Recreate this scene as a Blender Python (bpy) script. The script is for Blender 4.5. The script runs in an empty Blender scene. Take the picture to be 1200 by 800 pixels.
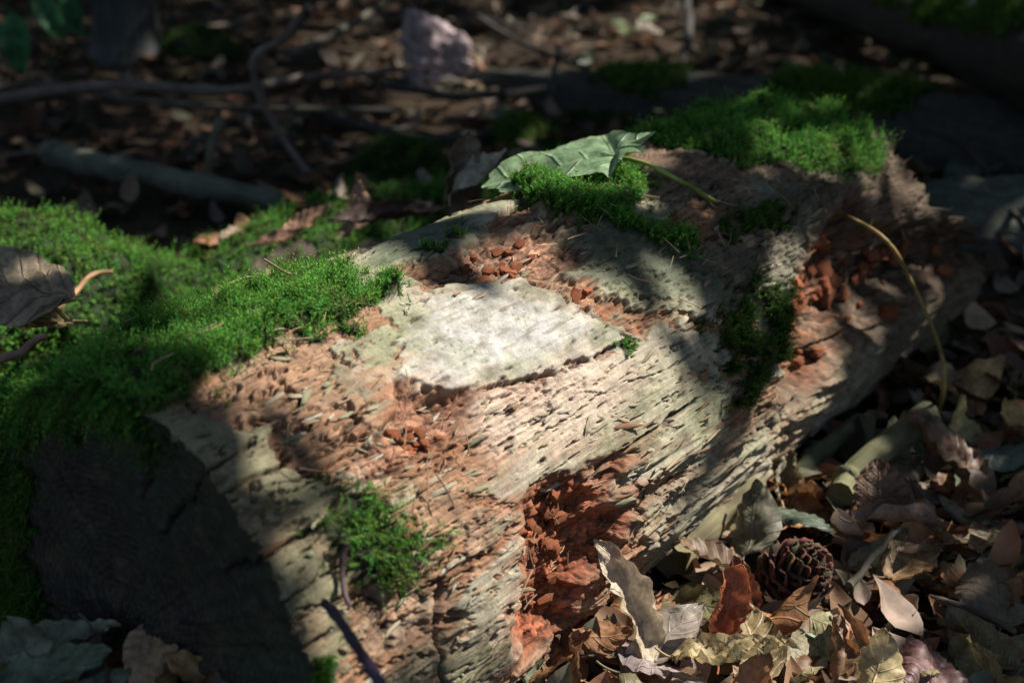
import bpy, math, random
import numpy as np
from mathutils import Vector, Matrix

rng = np.random.default_rng(7)
random.seed(7)
SC = bpy.context.scene
COL = SC.collection

# ------------------------------------------------------------------ camera
CAM_H, PITCH, LENS = 0.63, math.radians(21.4), 50.0
cam_d = bpy.data.cameras.new("camera")
cam = bpy.data.objects.new("camera", cam_d)
COL.objects.link(cam)
cam.location = (0, 0, CAM_H)
cam.rotation_euler = (math.pi / 2 - PITCH, 0, 0)
cam_d.lens, cam_d.sensor_width = LENS, 36.0
cam_d.clip_start, cam_d.clip_end = 0.02, 500
cam_d.dof.use_dof = True
cam_d.dof.focus_distance = 0.97
cam_d.dof.aperture_fstop = 6.3
SC.camera = cam

# ------------------------------------------------------------------ sky, sun, exposure
SUN_EL = math.radians(48)
SUN_XY = Vector((0.96, 0.28)).normalized()
SUN_DIR = Vector((SUN_XY.x * math.cos(SUN_EL), SUN_XY.y * math.cos(SUN_EL), math.sin(SUN_EL)))
w = bpy.data.worlds.new("World")
SC.world = w
w.use_nodes = True
nt = w.node_tree
sky = nt.nodes.new("ShaderNodeTexSky")
sky.sky_type = 'NISHITA'
sky.sun_disc = False
sky.sun_elevation = SUN_EL
sky.sun_rotation = math.atan2(SUN_XY.x, SUN_XY.y)
nt.links.new(sky.outputs[0], nt.nodes["Background"].inputs[0])
nt.nodes["Background"].inputs[1].default_value = 0.07
sun_d = bpy.data.lights.new("sun", 'SUN')
sun_d.energy, sun_d.angle, sun_d.color = 5.0, math.radians(0.53), (1.0, 0.955, 0.89)
sun = bpy.data.objects.new("sun", sun_d)
COL.objects.link(sun)
sun.location = SUN_DIR * 12
sun.rotation_euler = SUN_DIR.to_track_quat('Z', 'Y').to_euler()
SC.view_settings.view_transform = 'Standard'
SC.view_settings.look = 'None'
SC.view_settings.gamma = 1
SC.view_settings.exposure = 0.72
SC.cycles.use_denoising = True
SC.cycles.max_bounces = 6
SC.cycles.transmission_bounces = 4

# ------------------------------------------------------------------ projection helpers (places measured on the photograph, 1200 x 800)
FPX = 1200 * LENS / 36
CP, SP = math.cos(PITCH), math.sin(PITCH)
CAMP = np.array([0, 0, CAM_H])
def ray(px, py):
    x, y = (px - 600) / FPX, (400 - py) / FPX
    d = np.array([x, CP + y * SP, -SP + y * CP])
    return d / np.linalg.norm(d)
def at_z(px, py, z):
    d = ray(px, py)
    return CAMP + d * ((z - CAM_H) / d[2])
def at_d(px, py, dist):
    return CAMP + ray(px, py) * dist
R, LOG_AZ = 0.1625, math.radians(35.4)
LF = np.array([-0.233, 0.712, 0.1625])
AX = np.array([math.sin(LOG_AZ), math.cos(LOG_AZ), 0.0])
N1 = np.array([math.cos(LOG_AZ), -math.sin(LOG_AZ), 0.0])
N2 = np.array([0, 0, 1.0])
def log_hit(px, py, r=R):
    d = ray(px, py); wv = CAMP - LF
    A = np.array([d @ N1, d @ N2]); B = np.array([wv @ N1, wv @ N2])
    aa, bb, cc = A @ A, A @ B, B @ B - r * r
    D = bb * bb - aa * cc
    t = (-bb - math.sqrt(max(D, 0))) / aa
    P = wv + t * d
    return P @ AX, math.atan2(P @ N1, P @ N2), D > 0
def us(px, py):
    u, ph, _ = log_hit(px, py)
    return (u, ph * R)
def log_pt(u, ph, r=R):
    return LF + u * AX + r * (math.sin(ph) * N1 + math.cos(ph) * N2)
def poly(pts, extra=()):
    """polygon on the log's surface, in metres along and around it"""
    return np.array([us(*q) for q in pts] + [(u, math.radians(d) * R) for u, d in extra])

# ------------------------------------------------------------------ numpy noise
def _h(ix, iy, seed):
    h = (ix.astype(np.uint32) * np.uint32(374761393) + iy.astype(np.uint32) * np.uint32(668265263) + np.uint32(seed * 2246822519 & 0xffffffff))
    h = (h ^ (h >> np.uint32(13))) * np.uint32(1274126177)
    h = h ^ (h >> np.uint32(16))
    h = h * np.uint32(2654435761)
    return (h ^ (h >> np.uint32(15)))
def pn(x, y, seed=0):
    x, y = np.broadcast_arrays(np.asarray(x, np.float64), np.asarray(y, np.float64))
    x0, y0 = np.floor(x), np.floor(y)
    fx, fy = x - x0, y - y0
    ix, iy = x0.astype(np.int64), y0.astype(np.int64)
    def g(ax, ay, dx, dy):
        a = _h(ix + ax, iy + ay, seed) * (2 * np.pi / 4294967296.0)
        return np.cos(a) * dx + np.sin(a) * dy
    sx, sy = fx * fx * fx * (fx * (fx * 6 - 15) + 10), fy * fy * fy * (fy * (fy * 6 - 15) + 10)
    a = g(0, 0, fx, fy); b = g(1, 0, fx - 1, fy); c = g(0, 1, fx, fy - 1); d = g(1, 1, fx - 1, fy - 1)
    return 1.5 * ((a + sx * (b - a)) * (1 - sy) + (c + sx * (d - c)) * sy)
def fbm(x, y, seed=0, o=4, gain=0.5):
    s, a, k = 0, 1.0, 1.0
    for i in range(o):
        s = s + a * pn(np.asarray(x) * k, np.asarray(y) * k, seed + i * 17)
        a *= gain; k *= 2.03
    return s
def worley(x, y, seed=0):
    """distance to nearest and second nearest feature point, cell id 0..1"""
    x0, y0 = np.floor(x), np.floor(y)
    f1 = np.full(x.shape, 9.0); f2 = np.full(x.shape, 9.0); idv = np.zeros(x.shape)
    for dx in (-1, 0, 1):
        for dy in (-1, 0, 1):
            ix, iy = (x0 + dx).astype(np.int64), (y0 + dy).astype(np.int64)
            a = _h(ix, iy, seed) / 4294967296.0; b = _h(ix, iy, seed + 91) / 4294967296.0
            d = np.hypot(x0 + dx + a - x, y0 + dy + b - y)
            nearer = d < f1
            f2 = np.where(nearer, f1, np.minimum(f2, d))
            idv = np.where(nearer, a * .5 + b * .5, idv)
            f1 = np.where(nearer, d, f1)
    return f1, f2, idv
def sstep(a, b, x):
    t = np.clip((x - a) / (b - a), 0, 1)
    return t * t * (3 - 2 * t)
def sdf(P, x, y):
    """signed distance to a polygon, negative inside"""
    d = np.full(x.shape, 1e9); ins = np.zeros(x.shape, bool)
    n = len(P)
    for i in range(n):
        ax, ay = P[i]; bx, by = P[(i + 1) % n]
        ex, ey = bx - ax, by - ay
        wx, wy = x - ax, y - ay
        t = np.clip((wx * ex + wy * ey) / (ex * ex + ey * ey + 1e-12), 0, 1)
        d = np.minimum(d, (wx - ex * t) ** 2 + (wy - ey * t) ** 2)
        c = (ay > y) != (by > y)
        if by != ay:
            ins ^= c & (x < (bx - ax) * (y - ay) / (by - ay) + ax)
    return np.where(ins, -1, 1) * np.sqrt(d)

# ------------------------------------------------------------------ mesh helpers
def mesh_from(name, V, Fq, cols=None, uv=None, smooth=True):
    V = np.asarray(V, np.float32); Fq = np.asarray(Fq, np.int32)
    me = bpy.data.meshes.new(name)
    k = Fq.shape[1]
    me.vertices.add(len(V)); me.vertices.foreach_set("co", V.ravel())
    me.loops.add(Fq.size); me.loops.foreach_set("vertex_index", Fq.ravel())
    me.polygons.add(len(Fq))
    me.polygons.foreach_set("loop_start", np.arange(0, Fq.size, k, dtype=np.int32))
    if smooth:
        me.polygons.foreach_set("use_smooth", np.ones(len(Fq), bool))
    if cols is not None:
        at = me.color_attributes.new("Col", 'FLOAT_COLOR', 'POINT')
        c4 = np.ones((len(V), 4), np.float32); c4[:, :np.shape(cols)[1]] = cols
        at.data.foreach_set("color", c4.ravel())
    if uv is not None:
        l = me.uv_layers.new(name="UVMap")
        l.data.foreach_set("uv", np.asarray(uv, np.float32)[Fq.ravel()].ravel())
    me.update(calc_edges=True)
    return me
def grid_faces(nu, nv, closed_v=False):
    i = np.arange(nu - 1)[:, None]; j = np.arange(nv if closed_v else nv - 1)[None]
    j2 = (j + 1) % nv
    return np.stack([i * nv + j, i * nv + j2, (i + 1) * nv + j2, (i + 1) * nv + j], -1).reshape(-1, 4)
def obj(name, me, mat=None, parent=None, kind=None, color=None):
    o = bpy.data.objects.new(name, me)
    COL.objects.link(o)
    if mat is not None and me is not None and not me.materials:
        me.materials.append(mat)
    if parent is not None: o.parent = parent
    if kind: o["kind"] = kind
    if color is not None: o.color = (*color, 1)
    return o
def empty(name, loc, label, cat, group=None):
    o = bpy.data.objects.new(name, None); COL.objects.link(o); o.location = loc
    return tag(o, label, cat, group)
def tag(o, label, cat, group=None):
    o["label"] = label; o["category"] = cat
    if group: o["group"] = group
    return o
def tube(path, radii, sides=10, bumps=0.0, seed=0, cap=True):
    """a round stick along a path; returns V, F, uv"""
    P = np.asarray(path, float); n = len(P)
    T = np.gradient(P, axis=0); T /= np.linalg.norm(T, axis=1)[:, None] + 1e-12
    ref = np.array([0, 0, 1.0]) if abs(T[0][2]) < .9 else np.array([1.0, 0, 0])
    V = []; U = []
    ln = np.concatenate([[0], np.cumsum(np.linalg.norm(np.diff(P, axis=0), axis=1))])
    a = np.linspace(0, 2 * np.pi, sides, endpoint=False)
    for i in range(n):
        s = np.cross(T[i], ref); s /= np.linalg.norm(s) + 1e-12; b = np.cross(s, T[i])
        r = radii[i] * (1 + bumps * pn(np.cos(a) * 1.3 + ln[i] / max(radii[i], 1e-4) * .35, np.sin(a) * 1.3 + seed, seed))
        V.append(P[i] + np.outer(np.cos(a) * r, s) + np.outer(np.sin(a) * r, b))
        U.append(np.stack([np.full(sides, ln[i]), a * np.mean(radii)], -1))
    V = np.concatenate(V); U = np.concatenate(U); Fq = grid_faces(n, sides, True)
    if cap:
        for i, e in ((0, P[0]), (n - 1, P[-1])):
            base = i * sides; k = len(V)
            V = np.concatenate([V, [e]]); U = np.concatenate([U, [[ln[i], 0]]])
            j = np.arange(sides); j2 = (j + 1) % sides
            q = np.stack([base + j, base + j2, np.full(sides, k), np.full(sides, k)], -1)
            Fq = np.concatenate([Fq, q])
    return V, Fq, U
def tidy(V, Fq, U=None, cols=None, name="m"):
    """quads whose last two corners coincide become triangles"""
    tri = Fq[:, 2] == Fq[:, 3]
    me = bpy.data.meshes.new(name)
    q, t = Fq[~tri], Fq[tri][:, :3]
    loops = np.concatenate([q.ravel(), t.ravel()]).astype(np.int32)
    me.vertices.add(len(V)); me.vertices.foreach_set("co", np.asarray(V, np.float32).ravel())
    me.loops.add(len(loops)); me.loops.foreach_set("vertex_index", loops)
    me.polygons.add(len(q) + len(t))
    st = np.concatenate([np.arange(len(q)) * 4, len(q) * 4 + np.arange(len(t)) * 3]).astype(np.int32)
    me.polygons.foreach_set("loop_start", st)
    me.polygons.foreach_set("use_smooth", np.ones(len(q) + len(t), bool))
    if cols is not None:
        at = me.color_attributes.new("Col", 'FLOAT_COLOR', 'POINT')
        c4 = np.ones((len(V), 4), np.float32); c4[:, :3] = cols
        at.data.foreach_set("color", c4.ravel())
    if U is not None:
        l = me.uv_layers.new(name="UVMap")
        l.data.foreach_set("uv", np.asarray(U, np.float32)[loops].ravel())
    me.update(calc_edges=True)
    return me
def smooth_path(pts, n):
    """Catmull-Rom through the given points"""
    P = np.asarray(pts, float)
    if len(P) == 2:
        return P[0] + np.linspace(0, 1, n)[:, None] * (P[1] - P[0])
    Q = np.concatenate([[2 * P[0] - P[1]], P, [2 * P[-1] - P[-2]]])
    t = np.linspace(0, len(P) - 1 - 1e-9, n); k = t.astype(int); f = (t - k)[:, None]
    a, b, c, d = Q[k], Q[k + 1], Q[k + 2], Q[k + 3]
    return .5 * (2 * b + (c - a) * f + (2 * a - 5 * b + 4 * c - d) * f ** 2 + (3 * b - a - 3 * c + d) * f ** 3)

# ------------------------------------------------------------------ materials
def new_mat(name, rough=.8, spec=.3):
    m = bpy.data.materials.new(name); m.use_nodes = True
    b = m.node_tree.nodes["Principled BSDF"]
    b.inputs["Roughness"].default_value = rough
    b.inputs["Specular IOR Level"].default_value = spec
    return m, m.node_tree, b
def nd(t, typ, **kw):
    n = t.nodes.new(typ)
    for k, v in kw.items(): setattr(n, k, v)
    return n
def noise_node(t, vec, scale, detail=4, rough=.6):
    n = nd(t, "ShaderNodeTexNoise"); n.inputs["Scale"].default_value = scale
    n.inputs["Detail"].default_value = detail; n.inputs["Roughness"].default_value = rough
    if vec is not None: t.links.new(vec, n.inputs["Vector"])
    return n
def mapping(t, src, scale):
    m = nd(t, "ShaderNodeMapping"); m.inputs["Scale"].default_value = scale
    t.links.new(src, m.inputs["Vector"]); return m.outputs[0]
def maprange(t, src, a, b, c, d):
    m = nd(t, "ShaderNodeMapRange")
    for i, v in zip(("From Min", "From Max", "To Min", "To Max"), (a, b, c, d)): m.inputs[i].default_value = v
    t.links.new(src, m.inputs["Value"]); return m.outputs[0]
def mulcol(t, col, fac):
    m = nd(t, "ShaderNodeVectorMath", operation='MULTIPLY')
    t.links.new(col, m.inputs[0]); t.links.new(fac, m.inputs[1]); return m.outputs[0]
def bump(t, h, strength, dist, prev=None):
    b = nd(t, "ShaderNodeBump"); b.inputs["Strength"].default_value = strength; b.inputs["Distance"].default_value = dist
    t.links.new(h, b.inputs["Height"])
    if prev is not None: t.links.new(prev, b.inputs["Normal"])
    return b.outputs[0]

def mat_wood():
    """weathered wood: colour zones come with the mesh, fibres and pores from noise along the grain"""
    m, t, b = new_mat("weathered_wood", .82, .25)
    at = nd(t, "ShaderNodeAttribute", attribute_name="Col"); col = at.outputs["Color"]
    uv = nd(t, "ShaderNodeUVMap").outputs[0]
    def fade(x):
        """keep x where the wood is fibrous (alpha 1), flatten to 1 where it is smooth"""
        m_ = nd(t, "ShaderNodeMix"); m_.inputs[2].default_value = 1.0
        t.links.new(at.outputs["Alpha"], m_.inputs[0]); t.links.new(x, m_.inputs[3]); return m_.outputs[0]
    fib = noise_node(t, mapping(t, uv, (18, 420, 1)), 1, 5, .65)
    oc = nd(t, "ShaderNodeTexCoord").outputs["Object"]
    fine = noise_node(t, oc, 520, 3, .6)
    spots = noise_node(t, oc, 75, 4, .7)
    a = fade(maprange(t, fib.outputs[0], .3, .7, .55, 1.4))
    c = maprange(t, fine.outputs[0], .3, .7, .82, 1.18)
    d = maprange(t, spots.outputs[0], .32, .68, .66, 1.25)
    x = mulcol(t, mulcol(t, mulcol(t, col, a), c), d)
    t.links.new(x, b.inputs["Base Color"])
    n = bump(t, fade(fib.outputs[0]), .9, .0018)
    n = bump(t, fine.outputs[0], .4, .0006, n)
    t.links.new(n, b.inputs["Normal"])
    return m
def mat_vcol(name, rough=.85, spec=.2, trans=0.0, nscale=0, sss=None):
    m, t, b = new_mat(name, rough, spec)
    col = nd(t, "ShaderNodeAttribute", attribute_name="Col").outputs["Color"]
    if nscale:
        tc = nd(t, "ShaderNodeTexCoord").outputs["Object"]
        n = noise_node(t, tc, nscale, 4)
        col = mulcol(t, col, maprange(t, n.outputs[0], .3, .7, .7, 1.3))
        t.links.new(bump(t, n.outputs[0], .4, .002), b.inputs["Normal"])
    t.links.new(col, b.inputs["Base Color"])
    if trans:
        tr = nd(t, "ShaderNodeBsdfTranslucent"); t.links.new(col, tr.inputs[0])
        mx = nd(t, "ShaderNodeMixShader"); mx.inputs[0].default_value = trans
        t.links.new(b.outputs[0], mx.inputs[1]); t.links.new(tr.outputs[0], mx.inputs[2])
        t.links.new(mx.outputs[0], t.nodes["Material Output"].inputs[0])
    return m
def mat_leaf(name="dry_leaf", rough=.5, trans=.22, veins=7.0, relief=1.0):
    """leaf blade: UV x across (-1..1), y along (0..1); colour of each leaf from the object"""
    m, t, b = new_mat(name, rough, .4)
    oi = nd(t, "ShaderNodeObjectInfo")
    uv = nd(t, "ShaderNodeUVMap").outputs[0]
    sep = nd(t, "ShaderNodeSeparateXYZ"); t.links.new(uv, sep.inputs[0])
    def math_(op, a, b_=None, v=None):
        n = nd(t, "ShaderNodeMath", operation=op)
        t.links.new(a, n.inputs[0])
        if b_ is not None: t.links.new(b_, n.inputs[1])
        elif v is not None: n.inputs[1].default_value = v
        return n.outputs[0]
    ax = math_('ABSOLUTE', sep.outputs[0])
    q = math_('SUBTRACT', sep.outputs[1], math_('MULTIPLY', ax, v=.22))
    fr = math_('FRACT', math_('MULTIPLY', q, v=veins))
    vn = math_('ABSOLUTE', math_('SUBTRACT', fr, v=.5))          # .5 at a vein
    vline = maprange(t, vn, .40, .5, 0, 1)
    mid = maprange(t, ax, .0, .06, 1, 0)
    vein = math_('MAXIMUM', math_('MULTIPLY', vline, v=.6), mid)
    tc = nd(t, "ShaderNodeTexCoord").outputs["Object"]
    add = nd(t, "ShaderNodeVectorMath", operation='ADD'); t.links.new(tc, add.inputs[0])
    rnd = nd(t, "ShaderNodeVectorMath", operation='SCALE'); rnd.inputs[0].default_value = (3, 5, 7)
    t.links.new(oi.outputs["Random"], rnd.inputs["Scale"]); t.links.new(rnd.outputs[0], add.inputs[1])
    mot = noise_node(t, add.outputs[0], 55, 5, .65)
    sp = noise_node(t, add.outputs[0], 240, 3, .6)
    c = mulcol(t, oi.outputs["Color"], maprange(t, mot.outputs[0], .3, .7, .5, 1.45))
    c = mulcol(t, c, maprange(t, sp.outputs[0], .25, .6, .6, 1.12))
    c = mulcol(t, c, maprange(t, vein, 0, 1, .93, 1.4))
    t.links.new(c, b.inputs["Base Color"])
    n = bump(t, vein, min(1.0, .55 * relief), .0014 * relief); n = bump(t, mot.outputs[0], .35, .0025, n)
    t.links.new(n, b.inputs["Normal"])
    tr = nd(t, "ShaderNodeBsdfTranslucent"); t.links.new(c, tr.inputs[0])
    mx = nd(t, "ShaderNodeMixShader"); mx.inputs[0].default_value = trans
    t.links.new(b.outputs[0], mx.inputs[1]); t.links.new(tr.outputs[0], mx.inputs[2])
    t.links.new(mx.outputs[0], t.nodes["Material Output"].inputs[0])
    return m
def mat_bark(name, stretch=(12, 90, 1), dist=.003, rough=.85):
    """bark of sticks and trunks, colour from the object"""
    m, t, b = new_mat(name, rough, .25)
    oi = nd(t, "ShaderNodeObjectInfo"); uv = nd(t, "ShaderNodeUVMap").outputs[0]
    n1 = noise_node(t, mapping(t, uv, stretch), 1, 5, .65)
    tc = nd(t, "ShaderNodeTexCoord").outputs["Object"]
    n2 = noise_node(t, tc, 25, 4, .6)
    c = mulcol(t, oi.outputs["Color"], maprange(t, n1.outputs[0], .3, .7, .55, 1.4))
    c = mulcol(t, c, maprange(t, n2.outputs[0], .3, .7, .65, 1.35))
    t.links.new(c, b.inputs["Base Color"])
    t.links.new(bump(t, n1.outputs[0], .7, dist), b.inputs["Normal"])
    return m
def mat_soil():
    m, t, b = new_mat("forest_soil", .95, .1)
    tc = nd(t, "ShaderNodeTexCoord").outputs["Object"]
    n = noise_node(t, tc, 9, 8, .7); n2 = noise_node(t, tc, 120, 4, .6)
    r = nd(t, "ShaderNodeValToRGB")
    r.color_ramp.elements[0].position, r.color_ramp.elements[0].color = .3, (.018, .013, .009, 1)
    r.color_ramp.elements[1].position, r.color_ramp.elements[1].color = .7, (.065, .045, .028, 1)
    t.links.new(n.outputs[0], r.inputs[0])
    t.links.new(mulcol(t, r.outputs[0], maprange(t, n2.outputs[0], .3, .7, .5, 1.5)), b.inputs["Base Color"])
    t.links.new(bump(t, n2.outputs[0], .8, .006), b.inputs["Normal"])
    return m
M_WOOD = mat_wood()
M_MOSS = mat_vcol("moss", .6, .25, .35)
M_LEAF = mat_leaf()
M_GREEN = mat_leaf("green_leaf", .45, .3, 5.0, 1.6)
M_RIBBED = mat_leaf("ribbed_dry_leaf", .5, .2, 7.0, 2.5)
M_LITTER = mat_vcol("leaf_fragments", .7, .25, .15, 60)
M_STEM = mat_bark("stem_skin", (30, 60, 1), .0006, .6)
M_BARK = mat_bark("stick_bark")
M_TRUNK = mat_bark("trunk_bark", (8, 45, 1), .01)
M_SOIL = mat_soil()
M_CANOPY = mat_vcol("canopy_leaf", .5, .3, .2)
M_CHUNK = mat_vcol("crumbling_wood", .95, .1, 0, 160)
#==SETTING==
# ------------------------------------------------------------------ ground
def gz(x, y):
    x = np.asarray(x, float); y = np.asarray(y, float)
    z = .045 + .018 * fbm(x / .5, y / .5, 301, 3) + .05 * sstep(2.6, 6, y) * (1 + fbm(x / 1.5, y / 1.5, 305, 2))
    z = z + .22 * sstep(5, 14, y)
    z = z + .095 * np.exp(-((x + .30) / .16) ** 2 - ((y - .56) / .11) ** 2)      # leaves heaped before the sawn end
    r = np.hypot(x, y - 2)
    return z * (1 - sstep(20, 40, r))
def build_ground():
    t = np.linspace(-1, 1, 180)
    c = np.sign(t) * (np.abs(t) * 2.6 + 180 * np.abs(t) ** 7)
    X, Y = np.meshgrid(c, c + 1.6, indexing='ij')
    Z = gz(X, Y)
    near = np.hypot(X, Y - 1.6) < 4
    Z = Z + np.where(near, .008 * fbm(X / .06, Y / .06, 311, 3), 0)
    me = mesh_from("ground", np.stack([X, Y, Z], -1).reshape(-1, 3), grid_faces(180, 180)[:, ::-1])
    return obj("ground", me, M_SOIL, kind="structure")
build_ground()

# ------------------------------------------------------------------ moss shoots
def shoots(P, Nv, ln, K=10, leaf=(.0026, .0009), tilt=.55, droop=0.0, col=None, up=.35, seed=1):
    """moss shoots as many small pointed leaves up short curved stems (vectorised)"""
    r = np.random.default_rng(seed); n = len(P)
    d = Nv + up * np.array([0, 0, 1.0]) + tilt * r.normal(size=(n, 3))
    d /= np.linalg.norm(d, axis=1)[:, None]
    clump = fbm(P[:, 0] / .012 + P[:, 2] / .02, P[:, 1] / .012, seed, 2)
    clump2 = fbm(P[:, 0] / .035 + 7 + P[:, 2] / .05, P[:, 1] / .035, seed + 31, 2)
    L = ln * r.uniform(.45, 1.35, n) * (1 + .7 * clump + .4 * clump2).clip(.3, 2.1)
    bend = r.normal(size=(n, 3)) * .35 + np.array([0, 0, -droop])
    k = np.arange(K); tk = (k + .6) / K
    # axis points (n,K,3)
    C = P[:, None] + d[:, None] * (L[:, None] * tk)[..., None] + bend[:, None] * (L[:, None] * tk ** 2)[..., None] * .5
    T = d[:, None] + bend[:, None] * tk[None, :, None]
    T /= np.linalg.norm(T, axis=2)[..., None]
    a0 = r.uniform(0, 6.28, n)
    ang = a0[:, None] + k * 2.4 + r.normal(size=(n, K)) * .3
    ref = np.array([.31, .42, .85]); ref /= np.linalg.norm(ref)
    S = np.cross(T, ref); S /= np.linalg.norm(S, axis=2)[..., None] + 1e-9
    B = np.cross(T, S)
    O = np.cos(ang)[..., None] * S + np.sin(ang)[..., None] * B
    side = -np.sin(ang)[..., None] * S + np.cos(ang)[..., None] * B
    sz = (1.15 - .55 * tk)[None, :, None] * r.uniform(.8, 1.25, (n, 1, 1))
    up_mix = (.35 + .9 * tk)[None, :, None]
    tipd = O + T * up_mix; tipd /= np.linalg.norm(tipd, axis=2)[..., None]
    v0 = C + side * leaf[1] * .5 * sz; v1 = C - side * leaf[1] * .5 * sz; v2 = C + tipd * leaf[0] * sz
    V = np.stack([v0, v1, v2], 2).reshape(-1, 3)
    Fq = np.arange(len(V)).reshape(-1, 3)
    base, tip = (np.array((.036, .09, .012)), np.array((.145, .385, .05))) if col is None else map(np.array, col)
    g = np.clip(tk[None, :] * r.uniform(.55, 1.25, (n, 1)), 0, 1.1)[..., None]
    cc = base + (tip - base) * g
    hue = r.normal(size=(n, 1, 1)) * .12
    cc = cc * (1 + .22 * r.normal(size=(n, 1, 1)) + .25 * clump[:, None, None]).clip(.45, 1.6) * np.concatenate([1 + hue * 1.4, np.ones_like(hue), 1 - hue], 2)
    dead = (sstep(.30, .75, fbm(P[:, 0] / .022 + 3 + P[:, 2] / .03, P[:, 1] / .022, seed + 47, 3)) * .75 + .6 * (r.random(n) < .05))[:, None, None].clip(0, .85)
    cc = cc * (1 - dead) + dead * (np.array((.17, .15, .05)) * (.4 + .6 * g))
    cc = np.repeat(cc[:, :, None], 3, 2).reshape(-1, 3).clip(.004, .5)
    return V, Fq, cc
def moss_obj(name, parts, parent, label=None):
    V = np.concatenate([p[0] for p in parts]) - np.asarray(parent.location); off = 0; Fs = []
    for p in parts:
        Fs.append(p[1] + off); off += len(p[0])
    me = mesh_from("moss", V, np.concatenate(Fs), np.concatenate([p[2] for p in parts]), smooth=False)
    o = obj(name, me, M_MOSS, parent, kind="stuff")
    if label: o["label"] = label
    return o
def sample_grid(G, mask, n, seed):
    """random points on a grid surface G (nu,nv,3) where mask (nu,nv) weighs"""
    r = np.random.default_rng(seed)
    du = np.diff(G, axis=0)[:, :-1]; dv = np.diff(G, axis=1)[:-1]
    cr = np.cross(du, dv); ar = np.linalg.norm(cr, axis=2)
    p = (ar * mask[:-1, :-1]).ravel(); tot = p.sum()
    idx = r.choice(p.size, n, p=p / tot)
    i, j = np.unravel_index(idx, ar.shape)
    a, b = r.random(n)[:, None], r.random(n)[:, None]
    P = G[i, j] * (1 - a) * (1 - b) + G[i + 1, j] * a * (1 - b) + G[i, j + 1] * (1 - a) * b + G[i + 1, j + 1] * a * b
    return P, i, j, tot

# ------------------------------------------------------------------ the rotting log
NU, NV = 720, 790
ph_back = np.linspace(-180, -34, 70, endpoint=False)
ph_view = np.linspace(-34, 140, NV - 100, endpoint=False)
ph_low = np.linspace(140, 180, 30)
PHI = np.radians(np.concatenate([ph_back, ph_view, ph_low])); NV = len(PHI)
def u_end(ph):
    d = np.degrees(ph)
    e = .925 + .15 * sstep(58, 92, d) - .04 * sstep(-10, -80, d)
    return e + .03 * pn(ph * 4, 0 * ph, 5) + .018 * pn(ph * 13, 0 * ph, 6) + .005 * pn(ph * 47, 0 * ph, 8)
tt = np.linspace(0, 1, NU)
z0, z1 = .80, .80 + .75
uu = ((1 / (1 / z0 - tt * (1 / z0 - 1 / z1))) - z0) / .75
U = uu[:, None] * u_end(PHI)[None]
S = np.broadcast_to((PHI * R)[None], U.shape)
# warped coordinates give every zone a torn outline
wx = .010 * fbm(U / .05, S / .02, 21, 4); wy = .006 * fbm(U / .05, S / .02, 41, 4)
UW, SW = U + wx, S + wy
def zone(pts, soft=.006, extra=(), grow=0.0, warp=1.0):
    d = sdf(poly(pts, extra), U + wx * warp, S + wy * warp)
    return 1 - sstep(-soft, soft, d - grow), d
def mixc(C, m, c):
    return C + m[..., None] * (np.asarray(c, float) - C)
# relief: swelling, long shards, fibres
D = .006 * fbm(U / .22, S / .12, 1, 3)
fib = fbm(U / .07, S / .0032, 101, 3); fib2 = pn(U / .02, S / .0014, 111)
big = fbm(U / .18, S / .08, 121, 3); mid = fbm(U / .05, S / .025, 123, 4)
w2 = fbm(U / .012, S / .006, 125, 3)
s1, s1b, sid1 = worley((U + 1.6 * wx) / .040 + .25 * w2, (S + 1.2 * wy) / .0105 + .35 * w2, 61)
s2, s2b, sid2 = worley((U + wx) / .013 + .3 * w2, (S + wy) / .0045 + .3 * w2, 63)
shard = (sid1 - .5) * .0060 + (sid2 - .5) * .0022 + .0016 * np.minimum(mid, .6)
edge1 = 1 - sstep(.0, .10, s1b - s1)
# old grey skin still on the wood in patches, torn edges
SKIN = [
 [(466, 438), (500, 452), (545, 463), (600, 447), (655, 428), (704, 409), (745, 400), (716, 380), (660, 352), (612, 334), (575, 334), (500, 330), (440, 312), (385, 322), (395, 350), (440, 360), (470, 392), (482, 405)],
 [(396, 414), (440, 390), (476, 398), (462, 420), (440, 430), (410, 427)],
 [(426, 494), (455, 470), (492, 478), (500, 506), (470, 522), (433, 517)],
 [(660, 440), (715, 407), (760, 400), (830, 425), (855, 470), (835, 545), (760, 560), (700, 540), (640, 555), (600, 588), (572, 566), (600, 525), (650, 490)],
 [(420, 305), (480, 275), (560, 245), (600, 240), (570, 265), (555, 290), (500, 300), (440, 312)],
 [(640, 300), (700, 270), (790, 300), (850, 330), (840, 380), (770, 360), (720, 345), (670, 330)],
 [(160, 492), (240, 490), (330, 545), (405, 600), (380, 640), (400, 700), (385, 790), (350, 830), (330, 690), (260, 570)],
 [(588, 642), (612, 608), (616, 650), (600, 692), (560, 722), (538, 702), (570, 670)],
 [(770, 640), (830, 560), (900, 505), (890, 560), (800, 655)],
 [(930, 530), (960, 480), (1010, 410), (1150, 315), (1165, 350), (960, 545)],
 [(760, 400), (770, 380), (840, 395), (850, 420), (800, 420)],
]
kd_ = np.full(U.shape, 1.0)
for k, pts in enumerate(SKIN):
    kd_ = np.minimum(kd_, sdf(poly(pts), U + wx * (.35 if k == 0 else .8), S + wy * (.35 if k == 0 else .8)))
kd_ = kd_ + .0035 * w2 * sstep(-.03, .0, kd_) - .002
hole = sstep(.42, .50, mid + .45 * w2 + .25 * big)                 # skin flaked off inside
skin = (1 - sstep(-.0008, .0008, kd_)) * (1 - hole)
PLATE = poly([(466, 438), (482, 404), (470, 380), (505, 350), (575, 336), (612, 336), (660, 358), (716, 384), (738, 402), (704, 409), (655, 428), (600, 447), (545, 463), (500, 452)])
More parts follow.
